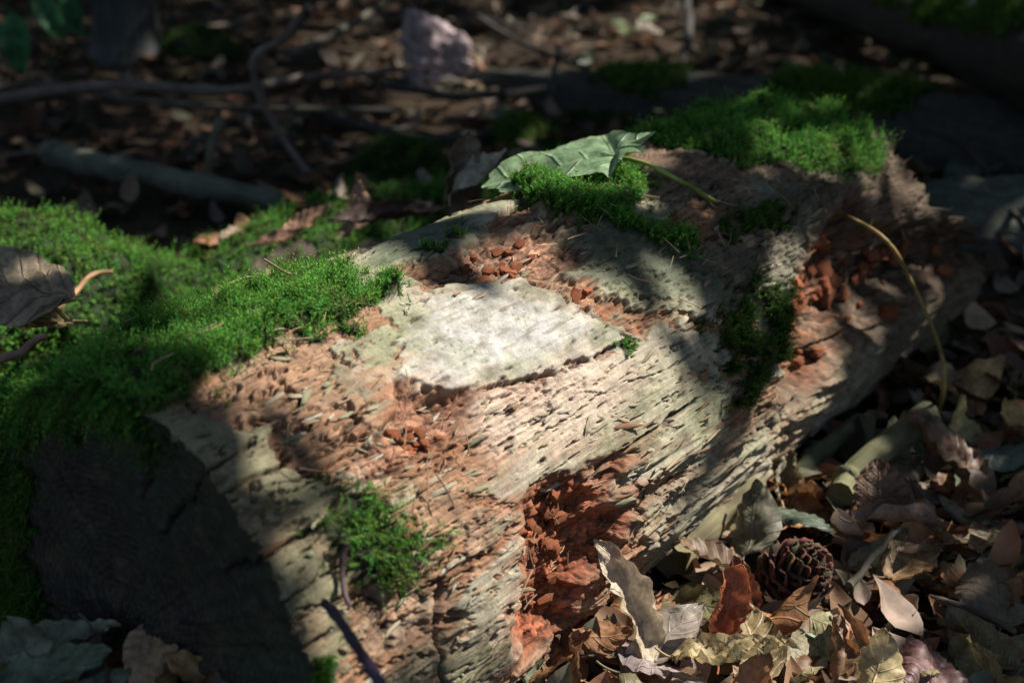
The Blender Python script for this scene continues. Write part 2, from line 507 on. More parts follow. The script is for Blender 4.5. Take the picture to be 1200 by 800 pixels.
pd = sdf(PLATE, U + wx * .45, S + wy * .45) + .0012 * w2
plate = 1 - sstep(-.001, .001, pd)
plate_s = 1 - sstep(-.032, .008, pd + .014 * mid + .008 * w2)
skin = np.maximum(skin, plate * (1 - .0 * hole))
extra_skin = sstep(.30, .34, big + .35 * mid + .25 * w2) * (1 - plate)
skin = np.maximum(skin, extra_skin * .9)
D += (1 - skin) * (shard - .0012 * edge1) + skin * (.0024 + .0012 * fbm(U / .05, S / .03, 127, 3) + .0006 * w2 * sstep(-.2, .4, mid))
D += plate_s * .0006
D += (.0006 * fib + .00022 * fib2) * (1 - .5 * skin)
# colours: warm torn wood, grey-green skin
C = np.empty(U.shape + (3,)); C[:] = (.315, .168, .090)
C = mixc(C, sstep(-.2, .5, big) * .6, (.40, .265, .165))
C = mixc(C, sstep(.52, .75, sid1) * .5, (.45, .325, .225)); C = mixc(C, sstep(.48, .25, sid1) * .75, (.235, .088, .042))
C = mixc(C, sstep(.45, .22, sid2) * .5, (.20, .105, .058))
C = mixc(C, sstep(.1, .6, fbm(U / .035, S / .02, 139, 4)) * .65, (.155, .098, .058))
C = mixc(C, sstep(.2, .6, fbm(U / .06, S / .03, 149, 4)) * .6, (.25, .24, .15))
C = mixc(C, sstep(.3, .9, fib) * .4, (.18, .105, .06))
C = mixc(C, edge1 * .55, (.10, .06, .035))
SK = np.empty_like(C); SK[:] = (.36, .32, .23)
SK = mixc(SK, sstep(-.1, .5, fbm(U / .09, S / .05, 131, 3)) * .8, (.235, .24, .135))
SK = mixc(SK, sstep(.1, .6, fbm(U / .05, S / .04, 137, 3)) * .6, (.36, .275, .215))
SK = mixc(SK, sstep(.1, .6, mid) * .6, (.13, .12, .072))
C = C + skin[..., None] * (SK - C)
# --- named zones measured on the photograph
brown, _ = zone([(235, 480), (262, 445), (330, 415), (420, 400), (462, 425), (470, 520), (420, 575), (380, 560), (330, 530)], .012)
C = mixc(C, brown * .6 * (1 - skin), (.31, .19, .112)); C = mixc(C, brown * sstep(.1, .7, fib) * .5, (.20, .12, .075))
rimz, _ = zone([(150, 490), (235, 485), (330, 540), (415, 600), (420, 700), (390, 800), (300, 860), (200, 600)], .005)
C = mixc(C, rimz * .85, (.17, .155, .085))
C = mixc(C, rimz * sstep(.0, .5, fbm(U / .06, S / .03, 133, 3)) * .7, (.25, .175, .105))
green, _ = zone([(600, 500), (700, 440), (760, 410), (850, 470), (830, 540), (740, 560), (690, 545), (640, 560)], .007)
C = mixc(C, green * .35, (.34, .335, .205))
C = mixc(C, green * sstep(.1, .5, fbm(U / .03, S / .012, 143, 4)) * .6, (.20, .15, .095))
crm, _ = zone([(545, 466), (620, 446), (695, 412), (745, 430), (725, 490), (650, 540), (565, 540)], .018)
C = mixc(C, crm * .68, (.56, .43, .335))
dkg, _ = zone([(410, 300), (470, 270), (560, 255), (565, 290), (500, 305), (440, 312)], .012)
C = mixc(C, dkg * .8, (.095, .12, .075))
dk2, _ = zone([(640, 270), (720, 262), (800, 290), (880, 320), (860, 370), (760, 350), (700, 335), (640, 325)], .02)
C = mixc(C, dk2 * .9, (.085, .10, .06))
farz, _ = zone([(830, 300), (850, 250), (900, 200), (1000, 190), (985, 260), (960, 330), (920, 380), (880, 340)], .02)
knob = worley(U / .022 + .4 * w2, S / .016 + .4 * w2, 7)
C = mixc(C, farz * .88, (.135, .135, .095)); D += farz * (.008 * (1 - knob[0]) - .003 + .002 * mid)
C = mixc(C, farz * sstep(.1, .5, mid) * .6, (.10, .075, .05))
topw, _ = zone([(700, 200), (760, 168), (830, 190), (880, 200), (850, 225), (770, 230)], .012)
C = mixc(C, topw * .8, (.15, .095, .06))
low, _ = zone([(760, 640), (720, 560), (800, 520), (900, 500), (970, 420), (1160, 300), (1170, 360), (960, 540), (800, 660)], .006)
C = mixc(C, low * .5, (.28, .25, .175)); D += low * .006 * fbm(U / .16, S / .012, 141, 3)
endrim, _ = zone([(995, 132), (1040, 150), (1090, 200), (1175, 280), (1185, 320), (1120, 300), (1060, 262), (1020, 215)], .008)
C = mixc(C, endrim * .85, (.135, .085, .05)); C = mixc(C, endrim * sstep(.2, .8, fib) * .6, (.06, .04, .025))
# pale hard plate
C = mixc(C, plate_s * .90, (.41, .395, .365))
C = mixc(C, plate_s * sstep(.0, .5, fbm(U / .045, S / .03, 161, 4)) * .7, (.31, .315, .235))
C = mixc(C, plate_s * sstep(.1, .7, fbm(U / .02, S / .008, 163, 4)) * .6, (.25, .22, .17))
C = mixc(C, plate_s * sstep(.3, .6, fbm(U / .05, S / .004, 167, 3)) * .6, (.17, .145, .105))
C = mixc(C, plate_s * sstep(.2, .6, fbm(U / .016, S / .012, 169, 3)) * .5, (.45, .435, .40))
C = mixc(C, plate_s * (1 - sstep(.0, .05, np.abs(fbm(U / .06, S / .02, 173, 3)))) * sstep(0, .4, mid) * .7, (.13, .10, .07))
lower = sstep(0, .025, (S - np.interp(U, [.1, .22, .36], [R * .78, R * .70, R * .74])))
groove = sstep(0, .0012, pd) * (1 - sstep(.002, .0055, pd)) * sstep(-.5, .1, fbm(U / .03, S / .03, 171, 2)) * np.clip(.35 + lower, 0, 1)
D -= groove * .005; C = mixc(C, groove * .75, (.17, .08, .045))
stain, sd0 = zone([(425, 440), (480, 430), (550, 470), (540, 520), (480, 570), (410, 590), (400, 540)], .02)
stain2, _ = zone([(560, 560), (640, 540), (760, 530), (770, 590), (720, 690), (650, 800), (560, 800), (590, 690)], .03)
st = np.clip(np.maximum(stain, .9 * stain2) * sstep(-.25, .35, fbm(U / .06, S / .010, 183, 4)), 0, 1)
C = mixc(C, st * .75, (.30, .115, .055)); C = mixc(C, st * sstep(.1, .6, fib) * .5, (.13, .055, .03))
# crumbled red-brown channels and holes
def cavity(pts, depth, cell, colr, colr2, soft=.012, seed=200, extra=()):
    global D, C
    m, d = zone(pts, soft, extra, warp=1.3)
    f1, f2, cid = worley((U + wx) / cell[0], (S + wy) / cell[1], seed)
    gap = sstep(.0, .22, f2 - f1)
    D = D * (1 - m * .6) - m * depth * sstep(.004, -.03, d) ** .7 - m * .004
    D += m * ((cid - .5) * depth * .26 + (gap - 1) * depth * .14 + .16 * depth * fbm(U / .018, S / .014, seed + 5, 3) + .0012 * fbm(U / .006, S / .006, seed + 3, 2))
    cc = np.asarray(colr) * (.55 + .9 * cid[..., None]) * (.45 + .55 * gap[..., None])
    C += (m * .95)[..., None] * (cc - C)
    C = mixc(C, m * sstep(.2, .6, fbm(U / .02, S / .02, seed + 9, 2)) * .5, colr2)
    return m
cav1 = cavity([(612, 600), (645, 575), (700, 552), (735, 545), (715, 585), (745, 600), (735, 640), (690, 690), (660, 740), (610, 770), (590, 740), (612, 690), (620, 640)], .020, (.007, .005), (.34, .10, .045), (.13, .042, .022), seed=210)
cav2 = cavity([(468, 440), (500, 455), (545, 466), (540, 500), (500, 540), (450, 560), (405, 560), (440, 520), (455, 480)], .006, (.009, .006), (.32, .155, .09), (.45, .31, .21), .006, 230)
cav3 = cavity([(562, 275), (640, 268), (682, 296), (660, 325), (620, 335), (575, 318), (540, 325), (500, 330), (470, 318), (530, 300)], .007, (.010, .007), (.29, .15, .09), (.20, .11, .07), .008, 250)
cav4 = cavity([(1000, 215), (1040, 260), (1150, 262), (1172, 300), (1090, 345), (1040, 390), (985, 410), (945, 470), (920, 470), (912, 400), (935, 340), (962, 280)], .046, (.018, .013), (.27, .10, .048), (.09, .042, .022), .012, 270, )
cav5 = cavity([(640, 332), (690, 330), (700, 346), (680, 350), (655, 344)], .004, (.008, .006), (.40, .20, .11), (.25, .12, .07), .005, 290)
cav6 = cavity([(470, 640), (520, 690), (500, 760), (440, 760), (410, 720)], .006, (.012, .007), (.26, .16, .10), (.34, .27, .19), .012, 310)
# long drying cracks and insect holes
crk = np.abs(fbm(U / .20, S / .022, 401, 2) + .10 * w2)
crm2 = (1 - sstep(.0, .040, crk)) * sstep(.0, .25, fbm(U / .10, S / .05, 421, 2)) * (1 - plate)
D -= crm2 * .006; C = mixc(C, crm2 * .7, (.07, .045, .028))
def crack(pts, wd, dp):
    global D, C
    P = np.array([us(*q) for q in pts]); dist = np.full(U.shape, 1.0)
    for (ax, ay), (bx, by) in zip(P[:-1], P[1:]):
        ex, ey = bx - ax, by - ay; qx, qy = U + wx * .5 - ax, S + wy * .5 - ay
        t = np.clip((qx * ex + qy * ey) / (ex * ex + ey * ey), 0, 1)
        dist = np.minimum(dist, np.hypot(qx - ex * t, qy - ey * t))
    m = 1 - sstep(wd * .25, wd * (1 + .5 * w2), dist)
    D -= m * dp; C = mixc(C, m * .85, (.055, .035, .022))
for pts, wd, dp in (([(195, 585), (262, 540), (290, 522)], .0022, .006), ([(252, 590), (320, 545), (338, 532)], .0018, .005), ([(305, 655), (345, 628), (380, 608)], .0016, .005), ([(342, 768), (395, 735), (412, 712)], .0022, .006), ([(515, 830), (511, 750), (520, 680)], .0026, .008), ([(700, 560), (760, 505), (812, 470)], .0020, .006), ([(385, 596), (430, 560), (475, 540)], .0020, .005), ([(455, 700), (470, 740), (440, 790)], .003, .007), ([(330, 450), (355, 470), (345, 490)], .003, .006), ([(405, 470), (420, 490), (402, 505)], .0026, .006), ([(745, 660), (800, 600), (870, 545)], .0024, .007), ([(395, 330), (470, 322), (560, 318)], .0012, .003)):
    crack(pts, wd, dp)
gate = sstep(.0, .45, fbm(U / .05, S / .04, 433, 2))
for cell, sd_, cut, dp in ((.0065, 431, .68, .0018), (.0036, 435, .62, .0012)):
    f1, f2, cid = worley(U / cell + .2 * w2, S / (cell * .8), sd_)
    pit = (1 - sstep(.08, .16 + .14 * (cid - cut), f1)) * (cid > cut) * gate
    D -= pit * dp; C = mixc(C, pit * .7, (.09, .06, .04))
spk = sstep(.60, .70, fbm(U / .024, S / .0042, 447, 3)) * (1 - plate_s * .8)
D -= spk * .0030; C = mixc(C, spk * .75, (.075, .045, .028))
f1, f2, cid = worley(U / .030 + .5 * w2, S / .012 + .5 * w2, 441)
nick = (1 - sstep(.20, .34, f1)) * (cid > .70 - .08 * brown) * (1 - plate) * (1 - green * .5) * (.4 + .6 * (1 - skin))
D -= nick * .005; C = mixc(C, nick * .6, (.13, .07, .04))
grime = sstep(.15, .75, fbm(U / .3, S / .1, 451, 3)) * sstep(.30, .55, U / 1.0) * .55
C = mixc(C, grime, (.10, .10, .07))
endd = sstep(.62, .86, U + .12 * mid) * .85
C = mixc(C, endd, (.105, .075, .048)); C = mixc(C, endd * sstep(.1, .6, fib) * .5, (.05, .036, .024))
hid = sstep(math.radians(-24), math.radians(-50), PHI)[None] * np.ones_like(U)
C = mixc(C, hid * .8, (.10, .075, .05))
# --- moss cushions: polygon, thickness, shoots per square metre, length
MOSS = [
 ("big", [(10, 520), (70, 492), (160, 492), (232, 478), (262, 446), (300, 436), (322, 420), (348, 402), (400, 388), (436, 372), (474, 353), (430, 335), (410, 316)], ((.27, -30), (.22, -95), (-.02, -95)), .007, 300e3, .0105),
 ("mid", [(600, 230), (640, 214), (700, 206), (754, 206), (758, 240), (742, 262), (790, 278), (824, 300), (800, 310), (760, 297), (715, 277), (690, 264), (650, 266), (615, 247)], (), .011, 330e3, .009),
 ("far", [(752, 172), (830, 182), (880, 190), (930, 192), (985, 208), (1036, 208), (1034, 175)], ((.915, 10), (.91, -50), (.74, -50)), -.003, 170e3, .011),
 ("tuft", [(352, 600), (400, 572), (440, 575), (458, 602), (500, 622), (530, 640), (500, 652), (496, 672), (470, 690), (430, 692), (402, 672), (385, 642)], (), .007, 75e3, .017),
 ("dark", [(880, 325), (918, 345), (928, 385), (908, 432), (872, 474), (838, 458), (845, 420), (828, 390), (850, 358)], (), .007, 230e3, .010),
 ("dot", [(716, 403), (733, 397), (743, 409), (730, 418)], (), .001, 90e3, .005),
 ("rim", [(352, 772), (378, 764), (386, 830), (340, 830)], (), .004, 260e3, .008),
 ("fuzz", [(836, 262), (900, 238), (934, 256), (884, 292), (850, 292)], (), .004, 190e3, .008),
 ("edge", [(478, 300), (530, 272), (565, 258), (520, 300)], (), .001, 60e3, .006),
 ("strip", [(330, 400), (400, 385), (420, 400), (360, 415)], (), .001, 90e3, .010),
]
mossmask = {}
for nm, pts, ex, th, dens, ln in MOSS:
    wv = .5 if nm in ("dot", "rim") else 1.2
    d = sdf(poly(pts, ex), U + wx * wv, S + wy * wv)
    mk = 1 - sstep(-.012, .002, d) if nm in ("big", "mid", "far", "tuft", "dark") else 1 - sstep(-.005, .003, d)
    if nm in ("edge", "strip", "fuzz", "dark"): mk = mk * sstep(-.2, .3, fbm(U / .02, S / .02, 471, 2))
    lump = 1 + .45 * fbm(U / .045, S / .04, 461, 3)
    if nm == "big":
        lump = 1 + .9 * fbm(U / .030, S / .026, 461, 3)
        th = .0075 - .016 * sstep(math.radians(14), math.radians(-14), PHI)[None]
        D += .008 * mk * fbm(U / .032, S / .028, 467, 3)
    elif nm == "far": D += .010 * mk * fbm(U / .04, S / .03, 469, 3)
    D += th * mk * lump
    C = mixc(C, sstep(.15, .6, mk) * .95, (.022, .032, .010))
    gaps = sstep(-.50, -.25, fbm(U / .024, S / .020, 473, 3)) if nm in ("big", "far", "mid", "tuft") else 1.0
    fringe = .10 * (1 - sstep(.0, .016, d)) * sstep(.1, .4, fbm(U / .008, S / .008, 479, 2)) if nm in ("big", "far", "mid", "tuft", "dark") else 0
    mossmask[nm] = fringe + mk * gaps * sstep(-.5, .25, mk - .9 + .8 * sstep(-.3, .5, fbm(U / .012, S / .01, 477, 2)))
cavm = np.clip(.8 * cav1 + cav4 + .5 * cav2 + .8 * cav3, 0, 1); anycav = np.clip(cav1 + cav2 + cav3 + cav4 + cav5, 0, 1)
Db = D
for _ in range(6):
    Db = (np.roll(Db, 1, 0) + np.roll(Db, -1, 0) + 2 * Db) / 4
    Db = (np.roll(Db, 1, 1) + np.roll(Db, -1, 1) + 2 * Db) / 4
cavm[:4] = 0; cavm[-4:] = 0
D = D + cavm * (Db - D)
C = np.clip(C * (1 + .10 * fbm(U / .012, S / .012, 481, 2))[..., None], .008, .75)
Rr = R + D
front = .003 * fbm(PHI * 3, PHI * 0, 491, 2) + .0014 * pn(PHI * 22, PHI * 0, 495)
Ue = U + front[None] * (1 - sstep(0, .02, U))
G = LF + Ue[..., None] * AX + (Rr * np.sin(PHI)[None])[..., None] * N1 + (Rr * np.cos(PHI)[None])[..., None] * N2
cs = cavm.copy()
for _ in range(4):
    cs[1:-1, 1:-1] = (cs[:-2, 1:-1] + cs[2:, 1:-1] + cs[1:-1, :-2] + cs[1:-1, 2:]) / 4
cs = np.clip(cs, 0, 1)[1:-1, 1:-1, None]
for _ in range(14):
    av = (G[:-2, 1:-1] + G[2:, 1:-1] + G[1:-1, :-2] + G[1:-1, 2:]) / 4
    G[1:-1, 1:-1] += cs * .8 * (av - G[1:-1, 1:-1])
gu, gv = np.gradient(G, axis=0), np.gradient(G, axis=1)
gn = np.cross(gv, gu); gn /= np.linalg.norm(gn, axis=2)[..., None] + 1e-12
gn *= np.sign((gn * (np.sin(PHI)[None, :, None] * N1 + np.cos(PHI)[None, :, None] * N2)).sum(2).mean())
ca, cb, cc_ = G @ AX, G @ N1, G @ N2
q1 = worley(ca / .0075 + cc_ / .02, (cb - cc_) / .007, 811); q2 = worley(ca / .018 + 3, (cb - cc_) / .015 + 5, 813)
rough = .0035 * (q2[2] - .5) - .0022 * (1 - sstep(0, .15, q2[1] - q2[0])) + .0020 * (q1[2] - .5) - .0012 * (1 - sstep(0, .2, q1[1] - q1[0])) + .0012 * fbm(ca / .004, (cb - cc_) / .004, 817, 2)
G += gn * (cavm * rough)[..., None]
tone = (.55 + .9 * q2[2]) * (.6 + .4 * sstep(0, .2, q2[1] - q2[0])) * (.7 + .6 * q1[2])
C = C * (1 + cavm * (tone - 1))[..., None]
# torn far end: the shell turns inwards to a hollow
fibre = np.clip(1 - .55 * skin - .4 * plate_s - .85 * cavm, .12, 1)
rows, crow, urow = [G], [np.concatenate([C, fibre[..., None]], -1)], [np.stack([U, S], -1)]
for k in range(1, 15):
    q = k / 14
    rr = Rr[-1] * (1 - .85 * q ** .8) + .006 * pn(PHI * 5, PHI * 0 + k * .6, 499)
    ub = Ue[-1] + .012 * pn(PHI * 9, PHI * 0 + k, 501) - .16 * sstep(.25, 1, q)
    rows.append((LF + ub[:, None] * AX + (rr * np.sin(PHI))[:, None] * N1 + (rr * np.cos(PHI))[:, None] * N2)[None])
    crow.append(np.concatenate([np.array([.14, .085, .05]) * (.7 + .5 * np.abs(pn(PHI * 14, PHI * 0 + k, 503)))[:, None], np.ones((NV, 1))], 1)[None])
    urow.append(np.stack([U[-1] + q * .05, S[-1]], -1)[None])
LOG = empty("rotting_log", tuple(log_pt(.4, math.pi)), "thick rotting log with a sawn end, pale bare plate and bright moss cushions", "log")
def to_log(V):
    return np.asarray(V) - np.asarray(LOG.location)
Gall = np.concatenate(rows); Call = np.concatenate(crow); Uall = np.concatenate(urow)
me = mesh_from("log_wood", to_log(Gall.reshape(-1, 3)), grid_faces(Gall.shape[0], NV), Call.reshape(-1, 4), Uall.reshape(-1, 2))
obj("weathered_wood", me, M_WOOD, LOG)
for ix, (nm, pts, ex, th, dens, ln) in enumerate(MOSS):
    mk = mossmask[nm] * (mossmask[nm] > .03)
    vis = np.where(PHI < math.radians(-48), .12, 1.0)[None]
    du = np.diff(G, axis=0)[:, :-1]; dv = np.diff(G, axis=1)[:-1]
    area = (np.linalg.norm(np.cross(du, dv), axis=2) * (mk * vis)[:-1, :-1]).sum()
    n = int(dens * area)
    if n < 5: continue
    P, i, j, _ = sample_grid(G, mk * vis, n, 500 + ix)
    Nn = (np.sin(PHI[j])[:, None] * N1 + np.cos(PHI[j])[:, None] * N2)
    near = 1 - sstep(0, .02, U[i, j])[:, None]
    Nn = Nn - near * AX * .9 * (nm == "big")
    tuftk = nm == "tuft"
    parts = [shoots(P, Nn, ln, 16 if tuftk else 11, (.0030, .0011) if nm in ("big", "tuft") else (.0036, .0015), .75 if tuftk else .6, .5 if tuftk else .15, seed=520 + ix,
        col=((.018, .04, .008), (.085, .17, .02)) if nm in ("dark", "fuzz") else None)]
    if nm == "big":
        # fringe hanging over the sawn edge
        kk = np.where((near[:, 0] > .75))[0]
        if len(kk):
            kk = np.random.default_rng(3).choice(kk, min(1500, len(kk)))
            Pn = P[kk] - AX * .006
            parts.append(shoots(Pn, -AX * 1.0 + 0 * Pn, .018, 14, (.0030, .0010), .35, 1.5, up=-.1, seed=9))
    moss_obj("moss_cushion", parts, LOG, {"big": "thick bright green cushion of moss capping the sawn end", "far": "dense moss cap on the far end", "tuft": "feathery dark green moss tuft on the bare side"}.get(nm))
    print(nm, n)

# sawn end of the log
def build_cut():
    NRr, NA = 150, 460
    a = np.linspace(-math.pi, math.pi, NA, endpoint=False); q = np.linspace(0.004, 1, NRr)
    rim = np.interp(a, PHI, Rr[0]); ufr = np.interp(a, PHI, Ue[0])
    Q, A = np.meshgrid(q, a, indexing='ij')
    x = Q * rim * np.sin(A); y = Q * rim * np.cos(A)
    px0, py0 = .012, .034                                  # pith
    rx, ry = x - px0, y - py0
    rr = np.hypot(rx, ry) * (1 + .03 * fbm(np.cos(np.arctan2(ry, rx)) * 2, np.sin(np.arctan2(ry, rx)) * 2, 601, 2)); an = np.arctan2(rx, ry)
    ph = rr / .0042 + .4 * fbm(rr / .02, an * 1.3, 605, 3) + .5 * fbm(x / .02, y / .02, 607, 3)
    ring = np.abs((ph % 1) - .5) * 2
    d = .0009 * sstep(.0, .5, ring) + .0012 * fbm(x / .02, y / .02, 611, 3) + .0007 * fbm(x / .004, y / .004, 615, 2)
    d += .0015 * fbm(x / .09, y / .09, 619, 2)
    crack = np.zeros_like(d)
    for deg, r0, r1, wd in ((38, .06, .150, .0018), (22, .07, .13, .0018), (62, .085, .15, .0022), (86, .04, .075, .0015), (88, .10, .125, .0026), (97, .12, .165, .0026), (-35, .05, .10, .0016), (150, .02, .09, .0016), (8, .11, .15, .0012)):
        aa = math.radians(deg) + .045 * fbm(rr / .02, an * 0 + deg, 621, 3)
        dl = np.abs(np.angle(np.exp(1j * (an - aa)))) * rr
        taper = sstep(r0, r0 + .02, rr) * (1 - sstep(r1 - .02, r1, rr))
        crack = np.maximum(crack, (1 - sstep(wd * .3, wd, dl)) * taper)
    d -= crack * .009
    rot = sstep(-.02, .05, -x - .03 + .03 * fbm(x / .05, y / .05, 631, 3)) * sstep(.03, -.03, y)
    d += rot * .006 * fbm(x / .018, y / .018, 641, 3)
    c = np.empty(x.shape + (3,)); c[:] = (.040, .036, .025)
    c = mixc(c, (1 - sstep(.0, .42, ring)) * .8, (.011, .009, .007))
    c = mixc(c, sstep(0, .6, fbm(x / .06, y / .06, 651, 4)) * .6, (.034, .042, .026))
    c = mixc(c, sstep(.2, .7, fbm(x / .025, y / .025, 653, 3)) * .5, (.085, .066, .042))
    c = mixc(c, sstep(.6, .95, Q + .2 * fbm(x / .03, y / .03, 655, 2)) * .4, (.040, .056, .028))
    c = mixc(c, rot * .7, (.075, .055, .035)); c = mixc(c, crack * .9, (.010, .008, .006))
    edge = sstep(.90, 1, Q)
    Ug = ufr[None] * np.ones_like(d) - d * (1 - edge) - .004 * edge * 0
    V = LF + Ug[..., None] * AX + x[..., None] * N1 + y[..., None] * N2
    Fq = grid_faces(NRr, NA, True)[:, ::-1]
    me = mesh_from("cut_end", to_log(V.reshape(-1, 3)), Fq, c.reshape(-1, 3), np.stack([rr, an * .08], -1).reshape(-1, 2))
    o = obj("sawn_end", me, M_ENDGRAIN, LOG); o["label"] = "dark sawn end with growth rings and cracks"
    # moss hanging over the left and upper edge of the face
    mk = sstep(.0, .03, (-x - .062) + .03 * fbm(x / .04, y / .04, 661, 3)) * sstep(-.02, .05, y + .04) * sstep(.3, .5, Q)
    mk = np.maximum(mk, sstep(.86, .93, Q + .08 * fbm(x / .03, y / .03, 663, 2)) * sstep(math.radians(30), math.radians(-5), A) * (A > -1.9))
    mk = np.maximum(mk, .8 * (np.hypot(x - .135, y + .085) < .03 + .01 * fbm(x / .02, y / .02, 667, 2)))
    P, i, j, _ = sample_grid(V, mk, 8500, 71)
    s = shoots(P, -AX + 0 * P, .011, 12, (.003, .0011), .5, .9, up=.1, seed=77, col=((.02, .05, .008), (.10, .21, .025)))
    moss_obj("moss_cushion", [s], LOG, "hanging moss fringe over the sawn end")
def mat_endgrain():
    m, t, b = new_mat("end_grain", .75, .3)
    col = nd(t, "ShaderNodeAttribute", attribute_name="Col").outputs["Color"]
    tc = nd(t, "ShaderNodeTexCoord").outputs["Object"]
    n1 = noise_node(t, tc, 160, 5, .7); n2 = noise_node(t, tc, 700, 3, .6)
    c = mulcol(t, mulcol(t, col, maprange(t, n1.outputs[0], .3, .7, .6, 1.4)), maprange(t, n2.outputs[0], .3, .7, .7, 1.3))
    t.links.new(c, b.inputs["Base Color"])
    t.links.new(bump(t, n2.outputs[0], .5, .0008, bump(t, n1.outputs[0], .5, .002)), b.inputs["Normal"])
    return m
M_ENDGRAIN = mat_endgrain()
build_cut()
def log_surface(px, py, lift=0.0):
    """the displaced log surface under a photograph point"""
    u, ph, _ = log_hit(px, py)
    j = int(np.argmin(np.abs(PHI - ph))); i = int(np.argmin(np.abs(U[:, j] - u)))
    n = math.sin(PHI[j]) * N1 + math.cos(PHI[j]) * N2
    return G[i, j] + n * lift, n
#==THINGS==
# ------------------------------------------------------------------ leaves
def leaf_verts(L, W, kind="beech", bend=0.0, roll=0.0, fold=.15, wave=.0015, twist=0.0, crumple=.003, seed=0, nu=17, nv=11, tear=0.0, rib=0.0):
    """a leaf blade along +y from its stalk, curled and crumpled; returns V, F, uv"""
    t = np.linspace(0, 1, nu)[:, None]; wv = np.linspace(-1, 1, nv)[None]
    if kind == "beech": hw = (np.sin(np.pi * t ** .85) ** .75) * (1 - .25 * t)
    elif kind == "tube": hw = .35 + .65 * sstep(0, .35, t) * (1 - .75 * sstep(.75, 1, t))
    elif kind == "long": hw = (np.sin(np.pi * t ** .9) ** 1.1)
    else: hw = (np.sin(np.pi * t ** .6) ** .6) * (1 - .35 * t)
    hw = hw * W * .5 + .0004
    x = wv * hw * (1 + tear * fbm(t * 6 + wv, t * 3 - wv, seed + 5, 2)); y = t * L + 0 * wv
    z = fold * np.abs(x) + wave * np.sin(2 * np.pi * 7 * (t - .22 * np.abs(wv))) * np.abs(wv) ** .7 * (1 - rib * np.abs(wv) ** 5)
    z = z + crumple * fbm(x / .025 + seed, y / .025, seed, 2)
    z = z + .35 * crumple * fbm(x / .008 + seed, y / .01, seed + 2, 2)
    # roll across (about the midrib), then bend along, then twist
    k = roll / (W * .5) * (1 + .5 * pn(t * 2.5 + seed, t * 0, seed + 3))
    if roll:
        x, z = np.sin(k * x) / k - z * np.sin(k * x), (1 - np.cos(k * x)) / k + z * np.cos(k * x)
    if bend:
        b = bend / L
        y, z = np.sin(b * y) / b - z * np.sin(b * y), (1 - np.cos(b * y)) / b + z * np.cos(b * y)
    if twist:
        a = twist * t; x, z = x * np.cos(a) - z * np.sin(a), x * np.sin(a) + z * np.cos(a)
    V = np.stack([x, y, z], -1).reshape(-1, 3)
    uv = np.stack(np.broadcast_arrays(wv, t), -1).reshape(-1, 2)
    return V, grid_faces(nu, nv), uv
def stalk_verts(L, r=.0008, bend=.3, seed=0):
    n = 7; s = np.linspace(0, 1, n)
    p = np.stack([.15 * L * np.sin(s * 2 + seed), -s * L, bend * L * s ** 2], -1)
    return tube(p, np.linspace(r, r * .8, n), 6)
LEAF_KINDS = []
def add_kind(**kw):
    V, Fq, uv = leaf_verts(**kw)
    me = mesh_from("leaf_blade", V, Fq, uv=uv); me.materials.append(M_LEAF)
    V, Fq, uv = stalk_verts(kw["L"] * .22, seed=kw["seed"], bend=random.uniform(-.1, .6))
    st = tidy(V, Fq, uv, name="leaf_stalk"); st.materials.append(M_STEM)
    LEAF_KINDS.append((me, st, kw["L"]))
for k in range(30):
    kd = ("beech", "beech", "beech", "broad", "long")[k % 5]
    L = .066 * random.uniform(.85, 1.2)
    add_kind(L=L, W=L * {"beech": .62, "broad": .8, "long": .38}[kd] * random.uniform(.9, 1.1), kind=kd, bend=random.choice((-1, 1, 1)) * random.uniform(.1, 1.7),
             roll=random.choice((-1, 1, 1)) * random.uniform(.2, 2.0), fold=random.uniform(-.2, .45), wave=random.uniform(.0008, .0022),
             twist=random.uniform(-.9, .9), crumple=random.uniform(.004, .009), seed=k + 1, tear=random.choice((0, .12, .2, .35)))
def quat_basis(y, up):
    y = Vector(y).normalized(); up = Vector(up)
    x = y.cross(up)
    if x.length < 1e-4: x = Vector((1, 0, 0))
    x.normalize(); z = x.cross(y)
    return Matrix((x, y, z)).transposed().to_4x4()
def put_leaf(kind, P, yaw, pitch, rollz, scale, color, label, group=None, name="fallen_leaf", stalk=True, stalk_col=None, mat_up=(0, 0, 1)):
    me, st, L = LEAF_KINDS[kind % len(LEAF_KINDS)]
    o = obj(name, me, color=color)
    d = Vector((math.cos(yaw) * math.cos(pitch), math.sin(yaw) * math.cos(pitch), math.sin(pitch)))
    M = quat_basis(d, mat_up) @ Matrix.Rotation(rollz, 4, 'Y')
    c = M.to_3x3() @ Vector((0, L * .5 * scale, 0))
    o.matrix_world = Matrix.Translation(Vector(P) - c) @ M @ Matrix.Scale(scale, 4)
    tag(o, label, "leaf", group)
    if stalk:
        obj("stalk", st, parent=o, color=stalk_col or tuple(np.array(color) * .8))
    return o
def custom_leaf(P, yaw, pitch, rollz, color, label, name="fallen_leaf", mat=None, stalk=.012, stalk_col=None, tame=1.0, **kw):
    kw.setdefault("seed", 3); kw.setdefault("nu", 25); kw.setdefault("nv", 15)
    V, Fq, uv = leaf_verts(**kw)
    me = mesh_from("leaf_blade", V, Fq, uv=uv); me.materials.append(mat or M_LEAF)
    L = kw["L"]
    sv, sf, su = stalk_verts(max(stalk, .004), .0009, .4, kw["seed"])
    st = tidy(sv, sf, su, name="leaf_stalk"); st.materials.append(M_STEM)
    LEAF_KINDS.append((me, st, L))
    return put_leaf(len(LEAF_KINDS) - 1, P, yaw, pitch * tame, rollz * tame, 1.0, color, label, None, name, stalk > 0, stalk_col)
def gpt(px, py, lift=.02):
    """forest floor under a photograph point"""
    P = at_z(px, py, .05 + lift)
    for _ in range(3): P = at_z(px, py, float(gz(P[0], P[1])) + lift)
    return P
RD = math.radians
